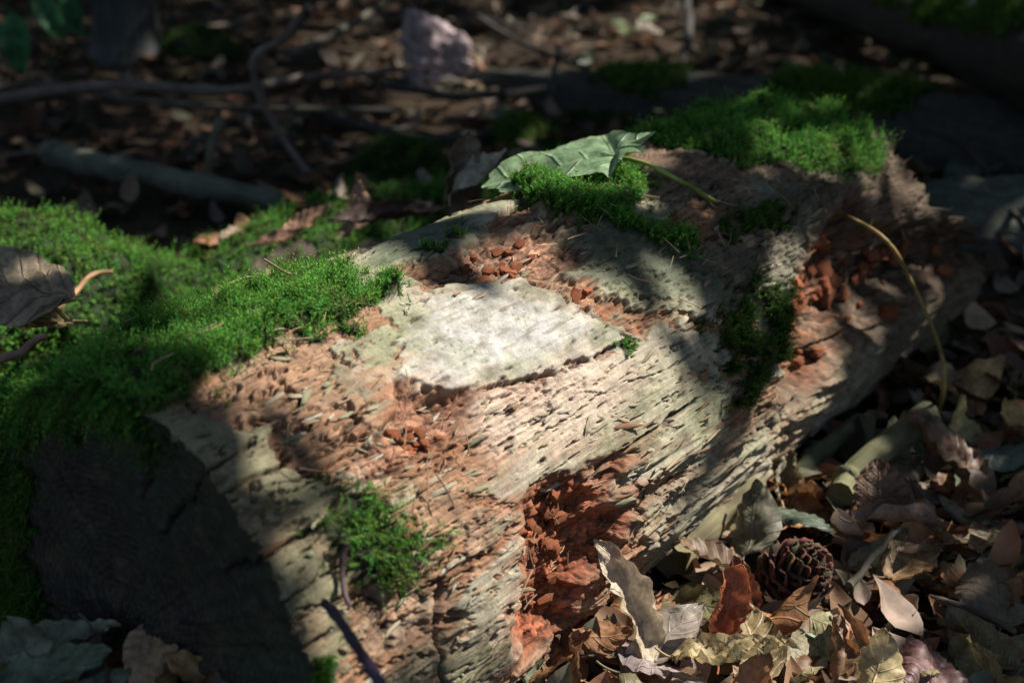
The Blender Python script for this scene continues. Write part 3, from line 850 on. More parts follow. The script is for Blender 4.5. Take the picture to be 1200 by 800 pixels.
TAN, RUST, OLIVE, GREY, DARK, PALE, RED, PURPLE, GOLD, TEAL = ((.30, .19, .10), (.26, .11, .05), (.15, .145, .08), (.24, .21, .17), (.085, .055, .035), (.46, .36, .23), (.40, .125, .06), (.20, .105, .095), (.40, .27, .12), (.13, .16, .125))

# ------------------------------------------------------------------ sticks
def stick(name, pts, r0, r1, color, label, cat="stick", mat=None, sides=12, n=28, bumps=.25, group=None, seed=1, knots=0):
    P = smooth_path(pts, n)
    P = P + np.stack([pn(np.linspace(0, 3, n), np.zeros(n), seed + k) for k in range(3)], -1) * min(r0, .01) * .6
    rad = np.linspace(r0, r1, n)
    for q in range(knots):
        c = (q + .5) / knots + .07 * math.sin(q * 3 + seed)
        rad = rad * (1 + .35 * np.exp(-((np.linspace(0, 1, n) - c) / .02) ** 2))
    V, Fq, uv = tube(P, rad, sides, bumps, seed)
    c0 = V.mean(0)
    o = obj(name, tidy(V - c0, Fq, uv, name=name), mat or M_BARK, color=color)
    o.location = c0
    return tag(o, label, cat, group)

# second, moss-grown log lying behind the first
def build_mossy_log():
    nu, nv = 170, 150
    t = np.linspace(0, 1, nu)[:, None]; a = np.linspace(-math.pi, math.pi, nv)[None]
    ctr = smooth_path([(-.82, 1.08, .10), (-.64, 1.22, .115), (-.50, 1.34, .12), (-.37, 1.47, .065), (-.27, 1.59, .075), (-.13, 1.73, .075), (.06, 1.92, .05)], nu)
    T = np.gradient(ctr, axis=0); T /= np.linalg.norm(T, axis=1)[:, None]
    sd = np.cross(T, [0, 0, 1]); sd /= np.linalg.norm(sd, axis=1)[:, None]; up = np.cross(sd, T)
    rad = np.interp(t[:, 0], [0, .17, .34, .50, .66, .84, 1], [.11, .115, .108, .075, .080, .080, .06])[:, None]
    lump = fbm(t * 11, a * 1.2, 701, 3)
    r = rad * (1 + .13 * lump + .05 * fbm(t * 40, a * 4, 705, 2))
    x = np.sin(a) * r * 1.15; y = np.cos(a) * r
    V = ctr[:, None] + x[..., None] * sd[:, None] + y[..., None] * up[:, None]
    root = empty("mossy_log", tuple(ctr[nu // 2] * (1, 1, 0)), "low log wholly overgrown with moss lying behind the sawn log", "log")
    c = np.empty(V.shape); c[:] = (.018, .032, .009)
    mk = sstep(-.45, .1, np.cos(a - .1) + .4 * fbm(t * 14, a * 1.5, 711, 3))
    bare = np.exp(-(((t - .62) / .05) ** 2 + ((a - .75) / .30) ** 2)) > .4
    mk = mk * (1 - bare * .93); c = mixc(c, bare * .8, (.10, .075, .055))
    o = obj("weathered_wood", mesh_from("mossy_wood", V.reshape(-1, 3) - np.asarray(root.location), grid_faces(nu, nv), c.reshape(-1, 3), np.stack(np.broadcast_arrays(t * 1.1, a * .11), -1).reshape(-1, 2)), M_WOOD, root)
    P, i, j, _ = sample_grid(V, mk, 19000, 721)
    Nn = np.cos(a[0][j])[:, None] * up[i] + np.sin(a[0][j])[:, None] * sd[i]
    moss_obj("moss_cushion", [shoots(P, Nn,   .012, 10, (.0042, .0018), .6, .1, seed=731, col=((.03, .075, .010), (.15, .385, .05)))], root)
    return V
MLOG = build_mossy_log()

# fallen trunks and wood further back
def back_log(name, pts, radii, color, label, moss=None, seed=1, sides=56, n=70, dens=9000):
    P = smooth_path(pts, n); root = empty(name, tuple(P[n // 2]), label, "log")
    s = np.linspace(0, 1, n); rad = np.interp(s, np.linspace(0, 1, len(radii)), radii)
    T = np.gradient(P, axis=0); T /= np.linalg.norm(T, axis=1)[:, None]
    sd = np.cross(T, [0, 0, 1]); sd /= np.linalg.norm(sd, axis=1)[:, None]; up = np.cross(sd, T)
    a = np.linspace(-math.pi, math.pi, sides)[None]; t = s[:, None]
    r = rad[:, None] * (1 + .16 * fbm(t * 5 + seed, a * .8, seed, 3) + .06 * fbm(t * 4, a * 5, seed + 7, 3))
    V = P[:, None] + (np.sin(a) * r)[..., None] * sd[:, None] + (np.cos(a) * r)[..., None] * up[:, None]
    c = np.empty(V.shape); c[:] = color
    c = c * (1 + .35 * fbm(t * 9, a * 6, seed + 11, 3))[..., None].clip(.3, 2)
    ln = np.linalg.norm(np.asarray(pts[-1]) - np.asarray(pts[0]))
    caps = [np.repeat(P[:1][None], sides, 1), np.repeat(P[-1:][None], sides, 1)]
    Vf = np.concatenate([caps[0].reshape(1, sides, 3), V, caps[1].reshape(1, sides, 3)])
    cf = np.concatenate([c[:1], c, c[-1:]])
    uvf = np.stack(np.broadcast_arrays(np.concatenate([[0], s, [1]])[:, None] * ln, a * float(rad.mean())), -1)
    obj("trunk_wood", mesh_from("trunk_wood", Vf.reshape(-1, 3) - np.asarray(root.location), grid_faces(n + 2, sides), cf.reshape(-1, 3).clip(.006, .6), uvf.reshape(-1, 2)), M_WOOD, root)
    if moss:
        mk = np.zeros(V.shape[:2])
        for t0, wd, amt in moss:
            mk = np.maximum(mk, amt * np.exp(-((t - t0) / wd) ** 2) * sstep(.1, .7, np.cos(a + .2) + .25 * fbm(t * 20, a * 2, seed + 13, 2)))
        mk = mk * (mk > .1)
        Q, i, j, tot = sample_grid(V, mk, dens, seed + 17)
        Nn = np.cos(a[0][j])[:, None] * up[i] + np.sin(a[0][j])[:, None] * sd[i]
        moss_obj("moss_cushion", [shoots(Q, Nn, .018, 7, (.008, .0035), .6, .1, seed=seed + 19, col=((.02, .05, .008), (.10, .21, .02)))], root)
    return root
back_log("fallen_tree", [gpt(560, 105, .0), gpt(700, 118, .03), gpt(880, 128, .04), gpt(1030, 150, .04), gpt(1160, 178, .04), gpt(1330, 200, .04)], (.04, .055, .06, .068, .078, .085), (.05, .048, .038),
         "dark fallen trunk lying across the leaf litter behind the logs", [(.55, .08, 1.0), (.25, .05, .35)], 31)
back_log("weathered_log", [gpt(1040, 262, .01), gpt(1120, 262, .03), gpt(1240, 268, .03), gpt(1420, 280, .03)], (.03, .06, .07, .07), (.085, .09, .068),
         "grey bare weathered trunk beyond the torn end of the sawn log", None, 37)
back_log("leaning_log", [gpt(900, -20, .02), gpt(1020, 12, .10), gpt(1130, 45, .16), gpt(1300, 95, .22)], (.04, .06, .072, .08), (.05, .04, .03),
         "dark trunk lying aslant with a sunlit mossy flank", [(.72, .12, 1.0), (.45, .06, .4)], 43, dens=8000)
# split block of wood in a patch of sun
def wood_block():
    c0 = gpt(512, 98, .0); n = 26
    g = np.linspace(-1, 1, n); V = []; Fs = []; k = 0
    for ax in range(3):
        for sg in (-1, 1):
            A, B = np.meshgrid(g, g, indexing='ij'); p = np.zeros((n, n, 3)); p[..., ax] = sg; p[..., (ax + 1) % 3] = A; p[..., (ax + 2) % 3] = B
            V.append(p.reshape(-1, 3)); f = grid_faces(n, n) + k; Fs.append(f if sg > 0 else f[:, ::-1]); k += n * n
    V = np.concatenate(V); L4 = (V ** 10).sum(1)[:, None] ** .1; V = V / L4
    V = V * (.062, .05, .075); V[:, 0] += V[:, 2] * -.25; V[:, 2] *= 1 - .9 * (V[:, 0] / .08) * .35
    V *= (1 + .12 * fbm(V[:, 0] / .05, V[:, 2] / .03 + V[:, 1] / .05, 801, 3) + .06 * fbm(V[:, 0] / .06 + V[:, 1] / .05, V[:, 2] / .007, 807, 3))[:, None]
    cc = np.array((.36, .28, .28)) * (1 + .8 * fbm(V[:, 0] / .02 + V[:, 1] / .03, V[:, 2] / .008, 803, 3))[:, None]
    o = obj("wood_block", mesh_from("wood_block", V, np.concatenate(Fs), cc.clip(.05, .6), np.stack([V[:, 0], V[:, 2]], -1)), M_WOOD)
    o.location = c0 + np.array([0, 0, .05]); o.rotation_euler = (.1, .2, .5)
    tag(o, "pale pinkish split block of wood lit by a patch of sun", "wood block")
wood_block()
# standing young tree far back
def young_tree():
    b = gpt(150, 84, -.03); root = empty("young_tree", tuple(b), "slim dark grey tree trunk standing behind the crossed twigs", "tree")
    P = smooth_path([(0, 0, 0), (.02, .05, 1.0), (-.03, .15, 2.4), (.05, .3, 5.5)], 40)
    rad = np.interp(np.linspace(0, 1, 40), [0, .03, .1, 1], [.10, .072, .062, .02])
    V, Fq, uv = tube(P, rad, 24, .12, 5); obj("trunk", tidy(V, Fq, uv, name="trunk"), M_TRUNK, root, color=(.055, .058, .055))
    return root
YT = young_tree()

# sticks and twigs behind the logs
ST = [
 ("fallen_branch", [(58, 178, .05), (150, 200, .045), (230, 218, .04), (330, 238, .03)], .021, .016, (.115, .12, .085), "smooth grey-green branch lying on the litter behind the mossy log", 2),
 ("twig", [(-20, 120, .10), (120, 100, .13), (250, 106, .12), (360, 92, .12), (480, 80, .12)], .009, .006, (.15, .12, .095), "long pale twig lying level below the young tree", 1),
 ("twig", [(-20, 108, .04), (60, 100, .06), (160, 118, .05), (300, 128, .05), (470, 130, .04)], .008, .005, (.085, .075, .055), "dark twig lying under the long pale twig", 1),
 ("twig", [(362, 8, .30), (335, 42, .25), (300, 66, .20), (300, 96, .16), (318, 140, .10), (336, 170, .06), (362, 204, .03)], .007, .005, (.17, .13, .11), "crooked grey twig standing up between the leaves", 3),
 ("twig", [(258, 138, .11), (250, 165, .08), (240, 205, .03)], .0075, .006, (.16, .14, .09), "short upright twig stub over the grey-green branch", 1),
 ("twig", [(336, 66, .18), (400, 36, .20), (470, -10, .22)], .008, .006, (.11, .10, .075), "olive twig rising aslant from the crooked twig", 1),
 ("twig", [(380, 135, .04), (470, 160, .03), (540, 162, .03), (600, 150, .02)], .012, .009, (.05, .045, .035), "thick dark twig behind the rolled leaf", 1),
 ("twig", [(450, 98, .05), (540, 112, .05), (640, 104, .04)], .010, .007, (.05, .045, .04), "dark twig crossing in front of the pale wood block", 1),
 ("twig", [(654, 60, .14), (650, 84, .09), (650, 112, .03)], .006, .005, (.16, .16, .16), "small grey upright twig against the fallen trunk", 0),
 ("twig", [(1090, 150, .10), (1140, 180, .09), (1175, 230, .07), (1210, 280, .05)], .005, .004, (.05, .04, .035), "thin dark twig resting across the grey weathered trunk", 1),
 ("twig", [(1060, 112, .06), (1088, 92, .08)], .009, .006, (.34, .24, .21), "short pinkish twig stub on the fallen trunk", 0),
 ("twig", [(1140, 4, .24), (1180, 22, .24), (1240, 44, .24)], .009, .008, (.38, .36, .34), "white bare twig on the dark aslant trunk", 0),
 ("twig", [(805, 0, .10), (808, 40, .06), (800, 75, .02)], .010, .008, (.06, .055, .05), "dark twig standing before the sunlit leaves", 0),
 ("twig", [(560, 20, .10), (620, 55, .06), (690, 80, .06)], .007, .005, (.07, .06, .05), "thin dark twig sloping down to the fallen trunk", 0),
]
for k, (nm, pts, r0, r1, colr, lab, kn) in enumerate(ST):
    stick(nm, [gpt(x, y, z) for x, y, z in pts], r0, r1, colr, lab, "twig" if nm == "twig" else "branch", seed=40 + k, knots=kn)
TW = ["dark", "grey", "brown", "olive", "pale", "blackish"]; TWC = [(.05, .042, .035), (.11, .10, .09), (.10, .065, .045), (.08, .08, .05), (.20, .16, .13), (.03, .026, .022)]
r6 = np.random.default_rng(29); TWM = [(120, "the young tree"), (320, "the crooked grey twig"), (520, "the pale wood block"), (700, "the sunlit leaves"), (900, "the fallen trunk"), (1110, "the aslant trunk")]
for k in range(30):
    x, y = r6.uniform(-20, 1200), r6.uniform(5, 185); an = r6.normal() * .45 + (math.pi * .5 if r6.random() < .18 else 0); L = r6.uniform(40, 150)
    pts = [gpt(x + q * L * math.cos(an) + r6.normal() * 5, y + q * L * math.sin(an) * .45 + r6.normal() * 3, r6.uniform(.015, .05)) for q in (-.5, -.15, .2, .5)]
    ln = ("short", "middling", "long")[int(np.digitize(L, (75, 115)))]; ang = "upright-leaning" if abs(math.sin(an)) > .7 else "level"
    stick("twig", pts, r6.uniform(.002, .005), .0015, np.array(TWC[k % 6]), f"{ln} {ang} {TW[k % 6]} twig in the litter near {min(TWM, key=lambda m: abs(m[0] - x))[1]}", "twig", sides=7, n=14, seed=140 + k, knots=2, group="thin twigs behind the logs")
# sticks beside the log
stick("fallen_branch", [gpt(985, 580, .035), gpt(1010, 548, .045), gpt(1045, 518, .05), gpt(1088, 486, .06)], .012, .0125, (.17, .165, .085), "short olive branch stub with rounded end in the litter beside the log", "branch", knots=2, seed=61)
stick("fallen_branch", [gpt(925, 560, .02), gpt(965, 525, .03), gpt(1008, 492, .035)], .010, .008, (.12, .13, .07), "thin mossy branch between the log and the olive stub", "branch", knots=1, seed=62)
stick("fallen_branch", [gpt(785, 655, .02), gpt(830, 610, .028), gpt(880, 565, .03)], .017, .013, (.19, .165, .09), "olive bark strip lying along the foot of the log", "branch", seed=63, bumps=.5)
stick("twig", [gpt(995, 685, .03), gpt(1025, 650, .04), gpt(1055, 618, .045)], .003, .0022, (.16, .14, .10), "thin grey twig behind the pine cone", "twig", seed=64)
stick("twig", [gpt(1090, 700, .03), gpt(1140, 715, .035), gpt(1190, 740, .04)], .003, .002, (.09, .07, .05), "thin dark twig among the olive leaves", "twig", seed=65)
# long bent grass stalk from the hollow to the litter
A0, _ = log_surface(1008, 236, .012)
q = [A0, at_d(1040, 282, np.linalg.norm(A0 - CAMP) - .10), at_d(1072, 340, 1.42), at_d(1098, 400, 1.36), at_d(1107, 445, 1.32), gpt(1094, 500, .02)]
stick("grass_stalk", q, .0018, .0022, (.30, .22, .08), "long bent straw stalk arching from the hollow to the litter", "stalk", M_STEM, 8, 40, .05, seed=66)
# dark purple twig leaning on the log's side
a, n_ = log_surface(392, 655, .004); b, _ = log_surface(390, 700, .012)
stick("twig", [at_d(380, 706, np.linalg.norm(b - CAMP) - .012), at_d(412, 748, np.linalg.norm(b - CAMP) - .055), at_d(450, 806, np.linalg.norm(b - CAMP) - .10), at_d(480, 850, np.linalg.norm(b - CAMP) - .12)], .0024, .0030, (.075, .05, .075), "dark purple twig leaning against the log below the moss tuft", "twig", M_STEM, seed=67, knots=3)
stick("twig", [log_surface(395, 640, .006)[0], log_surface(397, 672, .010)[0], log_surface(402, 712, .008)[0]], .0016, .0014, (.09, .055, .06), "thin dark twig hanging below the moss tuft", "twig", M_STEM, seed=68)
# twigs on the moss
stick("twig", [gpt(50, 368, .155), gpt(78, 352, .16), gpt(102, 326, .165), gpt(132, 318, .165)], .0030, .0018, (.34, .19, .10), "forked reddish twig on the moss beside the big dry leaf", "twig", M_STEM, seed=69, knots=2)
stick("twig", [at_d(-10, 428, 1.02), at_d(22, 412, 1.03), at_d(52, 394, 1.05)], .0035, .0025, (.36, .21, .15), "pinkish broken twig beside the moss cap", "twig", M_STEM, seed=70)
for k, (p, lab) in enumerate([([(268, 336), (300, 335), (345, 334)], "thin straw needle lying across the lit moss crest"), ([(318, 326), (345, 335), (372, 345)], "dry pale stalk stuck in the moss crest"), ([(174, 480), (178, 466), (200, 458)], "curled pale straw on the edge of the sawn end")]):
    stick("straw", [log_surface(x, y, .012 + .004 * k)[0] for x, y in p], .0008, .0005, (.40, .28, .16), lab, "straw", M_STEM, 6, 16, seed=75 + k)
# ------------------------------------------------------------------ green maple leaf with its long stalk
def maple_leaf():
    O = at_z(722, 183, .352); Tp = at_z(566, 219, .325)
    ax = Tp - O; L = np.linalg.norm(ax)
    keys = [(-180, .16), (-158, .34), (-140, .52), (-125, .42), (-108, .50), (-82, .82), (-70, .70), (-52, .60), (-36, .62), (-20, .86), (0, 1.0)]
    keys = keys + [(-d, r) for d, r in keys[-2::-1]]
    na, nr = 180, 16
    a = np.linspace(-180, 180, na); rr = np.interp(a, [k[0] for k in keys], [k[1] for k in keys])
    rr = rr * (1 + .05 * np.abs((a / 9 % 1) - .5) * 2 - .02) * np.where(a < 0, 1 - .48 * sstep(25, 80, -a), 1 - .22 * sstep(30, 80, a))
    q = np.linspace(.01, 1, nr)[:, None]
    ar = np.radians(a)[None]
    x = q * rr * np.sin(ar) * L; y = q * rr * np.cos(ar) * L
    vein = np.min([np.abs(np.angle(np.exp(1j * (ar - math.radians(d))))) for d in (-138, -82, 0, 82, 138)], axis=0) * q
    z = -.10 * np.abs(x) + .0045 * fbm(x / .05, y / .05, 901, 2) + .006 * np.sin(np.minimum(vein * 7, 1.6)) - 1.2 * np.maximum(y - .08, 0) ** 2
    z = z + .10 * np.maximum(-x, 0) + .03 * np.maximum(x, 0)
    V = np.stack([x, y, z + 0 * x], -1).reshape(-1, 3)
    uv = np.stack(np.broadcast_arrays(vein * 2.2, q * rr), -1).reshape(-1, 2)
    me = mesh_from("leaf_blade", V, grid_faces(nr, na), uv=uv)
    o = obj("maple_leaf", me, M_GREEN, color=(.26, .38, .20))
    o.matrix_world = Matrix.Translation(O) @ quat_basis(ax, (.05, -.10, 1))
    tag(o, "large green maple leaf with a long stalk lying on the log", "leaf")
    bpy.context.view_layer.update()
    inv = o.matrix_world.inverted()
    E = log_surface(838, 238, .004)[0]
    path = [O, at_z(760, 193, .352), at_z(800, 214, .340), E]
    path = [np.array(inv @ Vector(p)) for p in path]
    sv, sf, su = tube(smooth_path(path, 24), np.linspace(.0015, .0021, 24), 8)
    obj("stalk", tidy(sv, sf, su, name="stalk"), M_STEM, o, color=(.26, .32, .07))
maple_leaf()
# ------------------------------------------------------------------ leaves one can single out
def on_log(px, py, lift): return log_surface(px, py, lift)[0]
YUP = RD(90)
custom_leaf(at_d(545, 205, 1.40), RD(70), RD(72), .3, (.19, .14, .09), "dark rolled dead leaf standing upright behind the log", L=.085, W=.09, bend=.4, roll=2.2, crumple=.006, seed=11)
custom_leaf(at_d(540, 180, 1.37), RD(60), RD(60), 2.6, (.48, .43, .31), "pale crumpled leaf curling over the dark rolled leaf", L=.08, W=.06, bend=1.4, roll=1.2, crumple=.010, seed=12)
custom_leaf(at_d(0, 338, 1.20), RD(172), RD(4), -.45, (.36, .28, .18), "big tan-grey dry leaf with ribbed underside curled on the moss", L=.125, W=.072, bend=.5, roll=-.9, fold=.40, rib=1.0, mat=M_RIBBED, wave=.0050, crumple=.006, seed=13)
custom_leaf(at_d(12, 372, 1.20), RD(178), RD(4), -.6, (.42, .33, .15), "folded yellow-brown leaf edge under the big tan-grey leaf", L=.10, W=.05, kind="long", bend=.3, roll=1.6, rib=1.0, mat=M_RIBBED, wave=.004, seed=14)
custom_leaf(at_d(362, 263, 1.52), RD(20), RD(15), .3, (.33, .185, .11), "small flat rust leaf on the overgrown log", L=.06, W=.036, bend=.5, roll=.5, seed=15)
custom_leaf(at_d(420, 250, 1.54), RD(60), RD(30), -.4, (.36, .22, .14), "crumpled rust leaf with pale edge behind the log", L=.065, W=.05, bend=.8, roll=-1.2, crumple=.008, seed=16)
custom_leaf(at_d(330, 282, 1.50), RD(0), RD(10), .2, (.28, .15, .10), "brown leaf flake lodged in the moss hollow", L=.055, W=.03, bend=.3, roll=.8, seed=17)
custom_leaf(at_d(455, 262, 1.50), RD(20), RD(-10), .3, (.10, .06, .045), "long dark brown leaf lying against the back of the log", L=.12, W=.05, kind="long", bend=.4, roll=1.5, seed=18)
custom_leaf(gpt(195, 98, .13), RD(175), RD(15), .3, (.20, .26, .12), "pale green fallen leaf resting on the twigs", L=.11, W=.06, bend=-.5, roll=.6, seed=19)
# foot of the sawn end
custom_leaf(at_z(70, 757, .172), RD(5), RD(4), .1, (.30, .31, .18), "grey-green narrow leaf lying at the foot of the sawn end", L=.075, W=.034, bend=.3, roll=.5, seed=21)
custom_leaf(at_z(182, 772, .172), RD(265), RD(-35), .2, (.44, .29, .16), "tan pointed leaf leaning on the sawn end", L=.05, W=.042, bend=.4, roll=.7, seed=22)
custom_leaf(at_z(120, 782, .172), RD(300), RD(-25), .8, (.16, .115, .085), "dull brown leaf tucked beside the tan pointed leaf", L=.05, W=.035, bend=.4, roll=1.0, seed=23)
custom_leaf(at_z(22, 775, .172), RD(30), RD(15), .6, (.17, .17, .12), "crumpled olive leaf at the foot of the sawn end", L=.06, W=.05, bend=1.0, roll=-1.0, crumple=.009, seed=24)
custom_leaf(at_z(55, 800, .172), RD(10), RD(10), .1, (.14, .17, .10), "dark green leaf under the crumpled olive leaf", L=.08, W=.05, bend=.3, roll=.5, seed=25)
# litter by the log's side, from the log outwards
def gl(px, py, lift, *a, **k): return custom_leaf(gpt(px, py, lift), *a, tame=.7, **k)
gl(738, 705, .060, RD(110), RD(50), .4, (.52, .42, .29), "tall twisted pale leaf strip curling up against the red rot", L=.100, W=.044, kind="long", bend=.9, roll=1.5, twist=.9, crumple=.005, seed=31)
gl(848, 722, .050, RD(75), RD(38), .4, RED, "glossy red-brown curled leaf with turned-over top", L=.072, W=.056, bend=1.2, roll=1.7, fold=.3, wave=.0015, crumple=.005, seed=32)
gl(872, 690, .035, RD(100), RD(40), -.5, (.27, .09, .04), "small rusty leaf behind the red-brown curled leaf", L=.05, W=.03, bend=.5, roll=1.0, seed=33)
gl(862, 778, .045, RD(-12), RD(0), -.1, (.55, .43, .22), "long golden leaf with wavy folded edge", L=.085, W=.042, bend=.5, roll=.9, wave=.004, fold=.35, crumple=.006, seed=34)
gl(1000, 738, .045, RD(-35), RD(4), .1, (.30, .265, .13), "broad olive-yellow leaf with dark specks beside the cone", L=.065, W=.052, bend=-.7, roll=-.7, fold=-.15, wave=.002, seed=35)
gl(975, 768, .035, RD(80), RD(25), 1.1, (.24, .14, .075), "brown leaf rolled into a tube below the olive-yellow leaf", L=.07, W=.05, bend=.2, roll=2.6, seed=36)
gl(1030, 790, .045, RD(60), RD(20), -.1, (.52, .40, .20), "golden cupped leaf with its edge turned up", L=.055, W=.04, bend=1.1, roll=-1.4, seed=37)
gl(1095, 778, .040, RD(70), RD(25), .2, PURPLE, "wrinkled purplish-brown leaf with raised veins", L=.075, W=.065, bend=-.6, roll=-.7, crumple=.010, seed=38)
gl(1050, 606, .050, RD(6), RD(2), .2, (.27, .175, .12), "rolled brown leaf tube lying across the litter", L=.070, W=.048, kind="tube", bend=-.15, roll=2.7, fold=0, wave=.0005, crumple=.002, seed=39)
gl(1030, 575, .055, RD(85), RD(55), .1, (.15, .085, .05), "dark brown ribbed leaf standing behind the rolled tube", L=.055, W=.055, bend=.2, roll=.4, wave=.003, seed=40)
gl(1170, 680, .050, RD(80), RD(50), .3, (.17, .125, .085), "dull brown cupped leaf standing on edge", L=.075, W=.06, bend=-.8, roll=-1.0, seed=41)
gl(885, 610, .040, RD(70), RD(35), -.6, (.20, .185, .125), "grey-olive pointed leaf near the olive bark strip", L=.07, W=.05, bend=.4, roll=-.9, seed=42)
gl(945, 590, .050, RD(120), RD(30), .5, (.12, .15, .10), "curled grey-green leaf by the olive branch stub", L=.065, W=.045, bend=-1.0, roll=-1.3, seed=43)
gl(1105, 545, .040, RD(130), RD(15), .3, (.17, .10, .06), "large ragged brown leaf beside the branch stub", L=.11, W=.07, bend=.6, roll=.8, crumple=.010, seed=44, tear=.3)
gl(1165, 520, .040, RD(170), RD(10), .2, TEAL, "folded grey-green leaf in the shade past the branch stub", L=.09, W=.06, bend=-.5, roll=-1.2, seed=45)
gl(775, 752, .035, RD(45), RD(10), .7, (.36, .30, .24), "pale grey leaf blade leaning on the twisted strip", L=.085, W=.042, kind="long", bend=.4, roll=.9, seed=46)
gl(690, 752, .030, RD(-10), RD(12), .5, (.42, .22, .11), "orange-brown leaf under the twisted strip", L=.07, W=.045, bend=.3, roll=-.8, seed=47)
gl(645, 778, .030, RD(30), RD(12), -.2, (.36, .18, .09), "russet leaf lying at the foot of the log", L=.075, W=.05, bend=.3, roll=.5, seed=48)
gl(775, 788, .030, RD(-60), RD(5), -.5, (.34, .27, .25), "greyish-pink leaf with fine veins at the log's foot", L=.09, W=.05, bend=.3, roll=-.5, seed=49)
gl(610, 752, .035, RD(60), RD(40), .6, (.38, .31, .17), "small yellow-green curled leaf against the log's foot", L=.045, W=.035, bend=.8, roll=1.2, seed=50)
gl(880, 755, .035, RD(100), RD(8), .2, (.30, .22, .11), "tan leaf lying between the red and golden leaves", L=.075, W=.05, bend=.4, roll=.8, seed=51)
gl(1070, 660, .030, RD(30), RD(5), .1, (.30, .18, .085), "orange-brown lobed leaf flake behind the grey twig", L=.06, W=.045, bend=.2, roll=.5, seed=52, tear=.4)
gl(835, 660, .030, RD(150), RD(10), .3, (.20, .125, .07), "flat brown leaf above the red-brown curled leaf", L=.065, W=.045, bend=.3, roll=.6, seed=53)
#==LITTER==
# ------------------------------------------------------------------ pine cone
def pine_cone():
    c = gpt(930, 668, .040); root = empty("pine_cone", tuple(c), "open brown pine cone lying in the leaf litter", "pine cone")
    n = 16; s = np.linspace(0, 1, n)
    V, Fq, uv = tube(np.stack([0 * s, 0 * s, (s - .5) * .058], -1), .010 * np.sin(np.pi * (.08 + .87 * s)) ** .7 + .002, 14)
    obj("core", tidy(V, Fq, uv, name="cone_core"), M_BARK, root, color=(.05, .03, .02))
    nu, nv = 6, 7
    t = np.linspace(0, 1, nu)[:, None]; w_ = np.linspace(-1, 1, nv)[None]
    hw = .0065 * (np.sin(np.pi * (.18 + .70 * t)) ** .8)
    top = np.stack(np.broadcast_arrays(w_ * hw, t * .0155, .0030 * t ** 2 * 1.2 - .0022 * w_ ** 2 + .0009), -1).reshape(-1, 3)
    bot = top - np.array([0, 0, .0016])
    F1 = grid_faces(nu, nv); k = nu * nv
    rim = np.concatenate([np.arange(nv - 1, -1, -1), np.arange(0, nu) * nv, (nu - 1) * nv + np.arange(nv), np.arange(nu - 1, -1, -1) * nv + nv - 1])
    rr = np.roll(rim, -1); side = np.stack([rim, rr, rr + k, rim + k], -1); side = side[rim != rr]
    Vs = np.concatenate([top, bot]); uvs = np.stack([Vs[:, 1], Vs[:, 0]], -1)
    sm = mesh_from("cone_scale", Vs, np.concatenate([F1, F1[:, ::-1] + k, side]), uv=uvs); sm.materials.append(M_BARK)
    N = 78
    for i in range(N):
        q = (i + .5) / N; z = (q - .5) * .054; a = i * 2.39996
        r = .0105 * math.sin(math.pi * (.08 + .87 * q)) ** .7
        out = Vector((math.cos(a), math.sin(a), 0)); tilt = .10 + .95 * q + random.uniform(-.22, .22)
        d = out * math.cos(tilt) + Vector((0, 0, math.sin(tilt)))
        o = obj("scale", sm, parent=root, color=(.125 * random.uniform(.6, 1.3), .062 * random.uniform(.7, 1.2), .036))
        sc = .75 + .55 * math.sin(math.pi * min(1, q * 1.05)) - .25 * q
        o.matrix_local = Matrix.Translation(out * r * .55 + Vector((0, 0, z))) @ quat_basis(d, out.lerp(Vector((0, 0, 1)), .2) * -1 + Vector((0, 0, 1.2))) @ Matrix.Scale(sc, 4)
    root.rotation_euler = (RD(52), RD(8), RD(38)); root.scale = (1.15, 1.15, 1.05)
pine_cone()
# ------------------------------------------------------------------ small mushroom at the log's foot
def mushroom():
    p = gpt(628, 748, .03); root = empty("mushroom", tuple(p), "tiny brown round-capped mushroom at the foot of the log", "mushroom")
    t = np.linspace(0, 1, 8); a = np.linspace(0, 2 * np.pi, 20, endpoint=False)
    r = .0062 * np.sin(t * np.pi / 2); z = .004 * np.cos(t * np.pi / 2)
    V = np.stack([r[:, None] * np.cos(a), r[:, None] * np.sin(a), z[:, None] + 0 * a], -1).reshape(-1, 3)
    o = obj("cap", mesh_from("cap", V, grid_faces(8, 20, True), uv=V[:, :2]), M_STEM, root, color=(.24, .10, .07)); o.location = (0, 0, .010); o.rotation_euler = (.9, .2, 0)
    V, Fq, uv = tube([(0, 0, -.012), (.002, 0, -.004), (0, 0, .004), (0, 0, .011)], [.0012, .0012, .0011, .001], 7)
    obj("stem", tidy(V, Fq, uv, name="stem"), M_STEM, root, color=(.30, .18, .12))
mushroom()
# ------------------------------------------------------------------ crumbling cubes in the torn side, splinters on the bare wood
def chunk_mesh(seed):
    n = 4; g = np.linspace(-1, 1, n); V = []; Fs = []; k = 0
    for ax in range(3):
        for sg in (-1, 1):
            A, B = np.meshgrid(g, g, indexing='ij'); p = np.zeros((n, n, 3)); p[..., ax] = sg; p[..., (ax + 1) % 3] = A; p[..., (ax + 2) % 3] = B
            V.append(p.reshape(-1, 3)); f = grid_faces(n, n) + k; Fs.append(f if sg > 0 else f[:, ::-1]); k += n * n
    V = np.concatenate(V); V = V / ((np.abs(V) ** 3).sum(1)[:, None] ** (1 / 3))
    V = V * (1 + .45 * pn(V[:, 0] * 1.3 + seed * 3.1, V[:, 1] * 1.3 + V[:, 2] * 1.7, seed))[:, None]
    r = np.random.default_rng(seed)
    c = np.array((.26, .092, .045)) * r.uniform(.55, 1.35) + 0 * V
    me = mesh_from("rot_cube", V, np.concatenate(Fs), c, uv=V[:, :2]); me.materials.append(M_CHUNK); return me
CH = [chunk_mesh(950 + k) for k in range(8)]
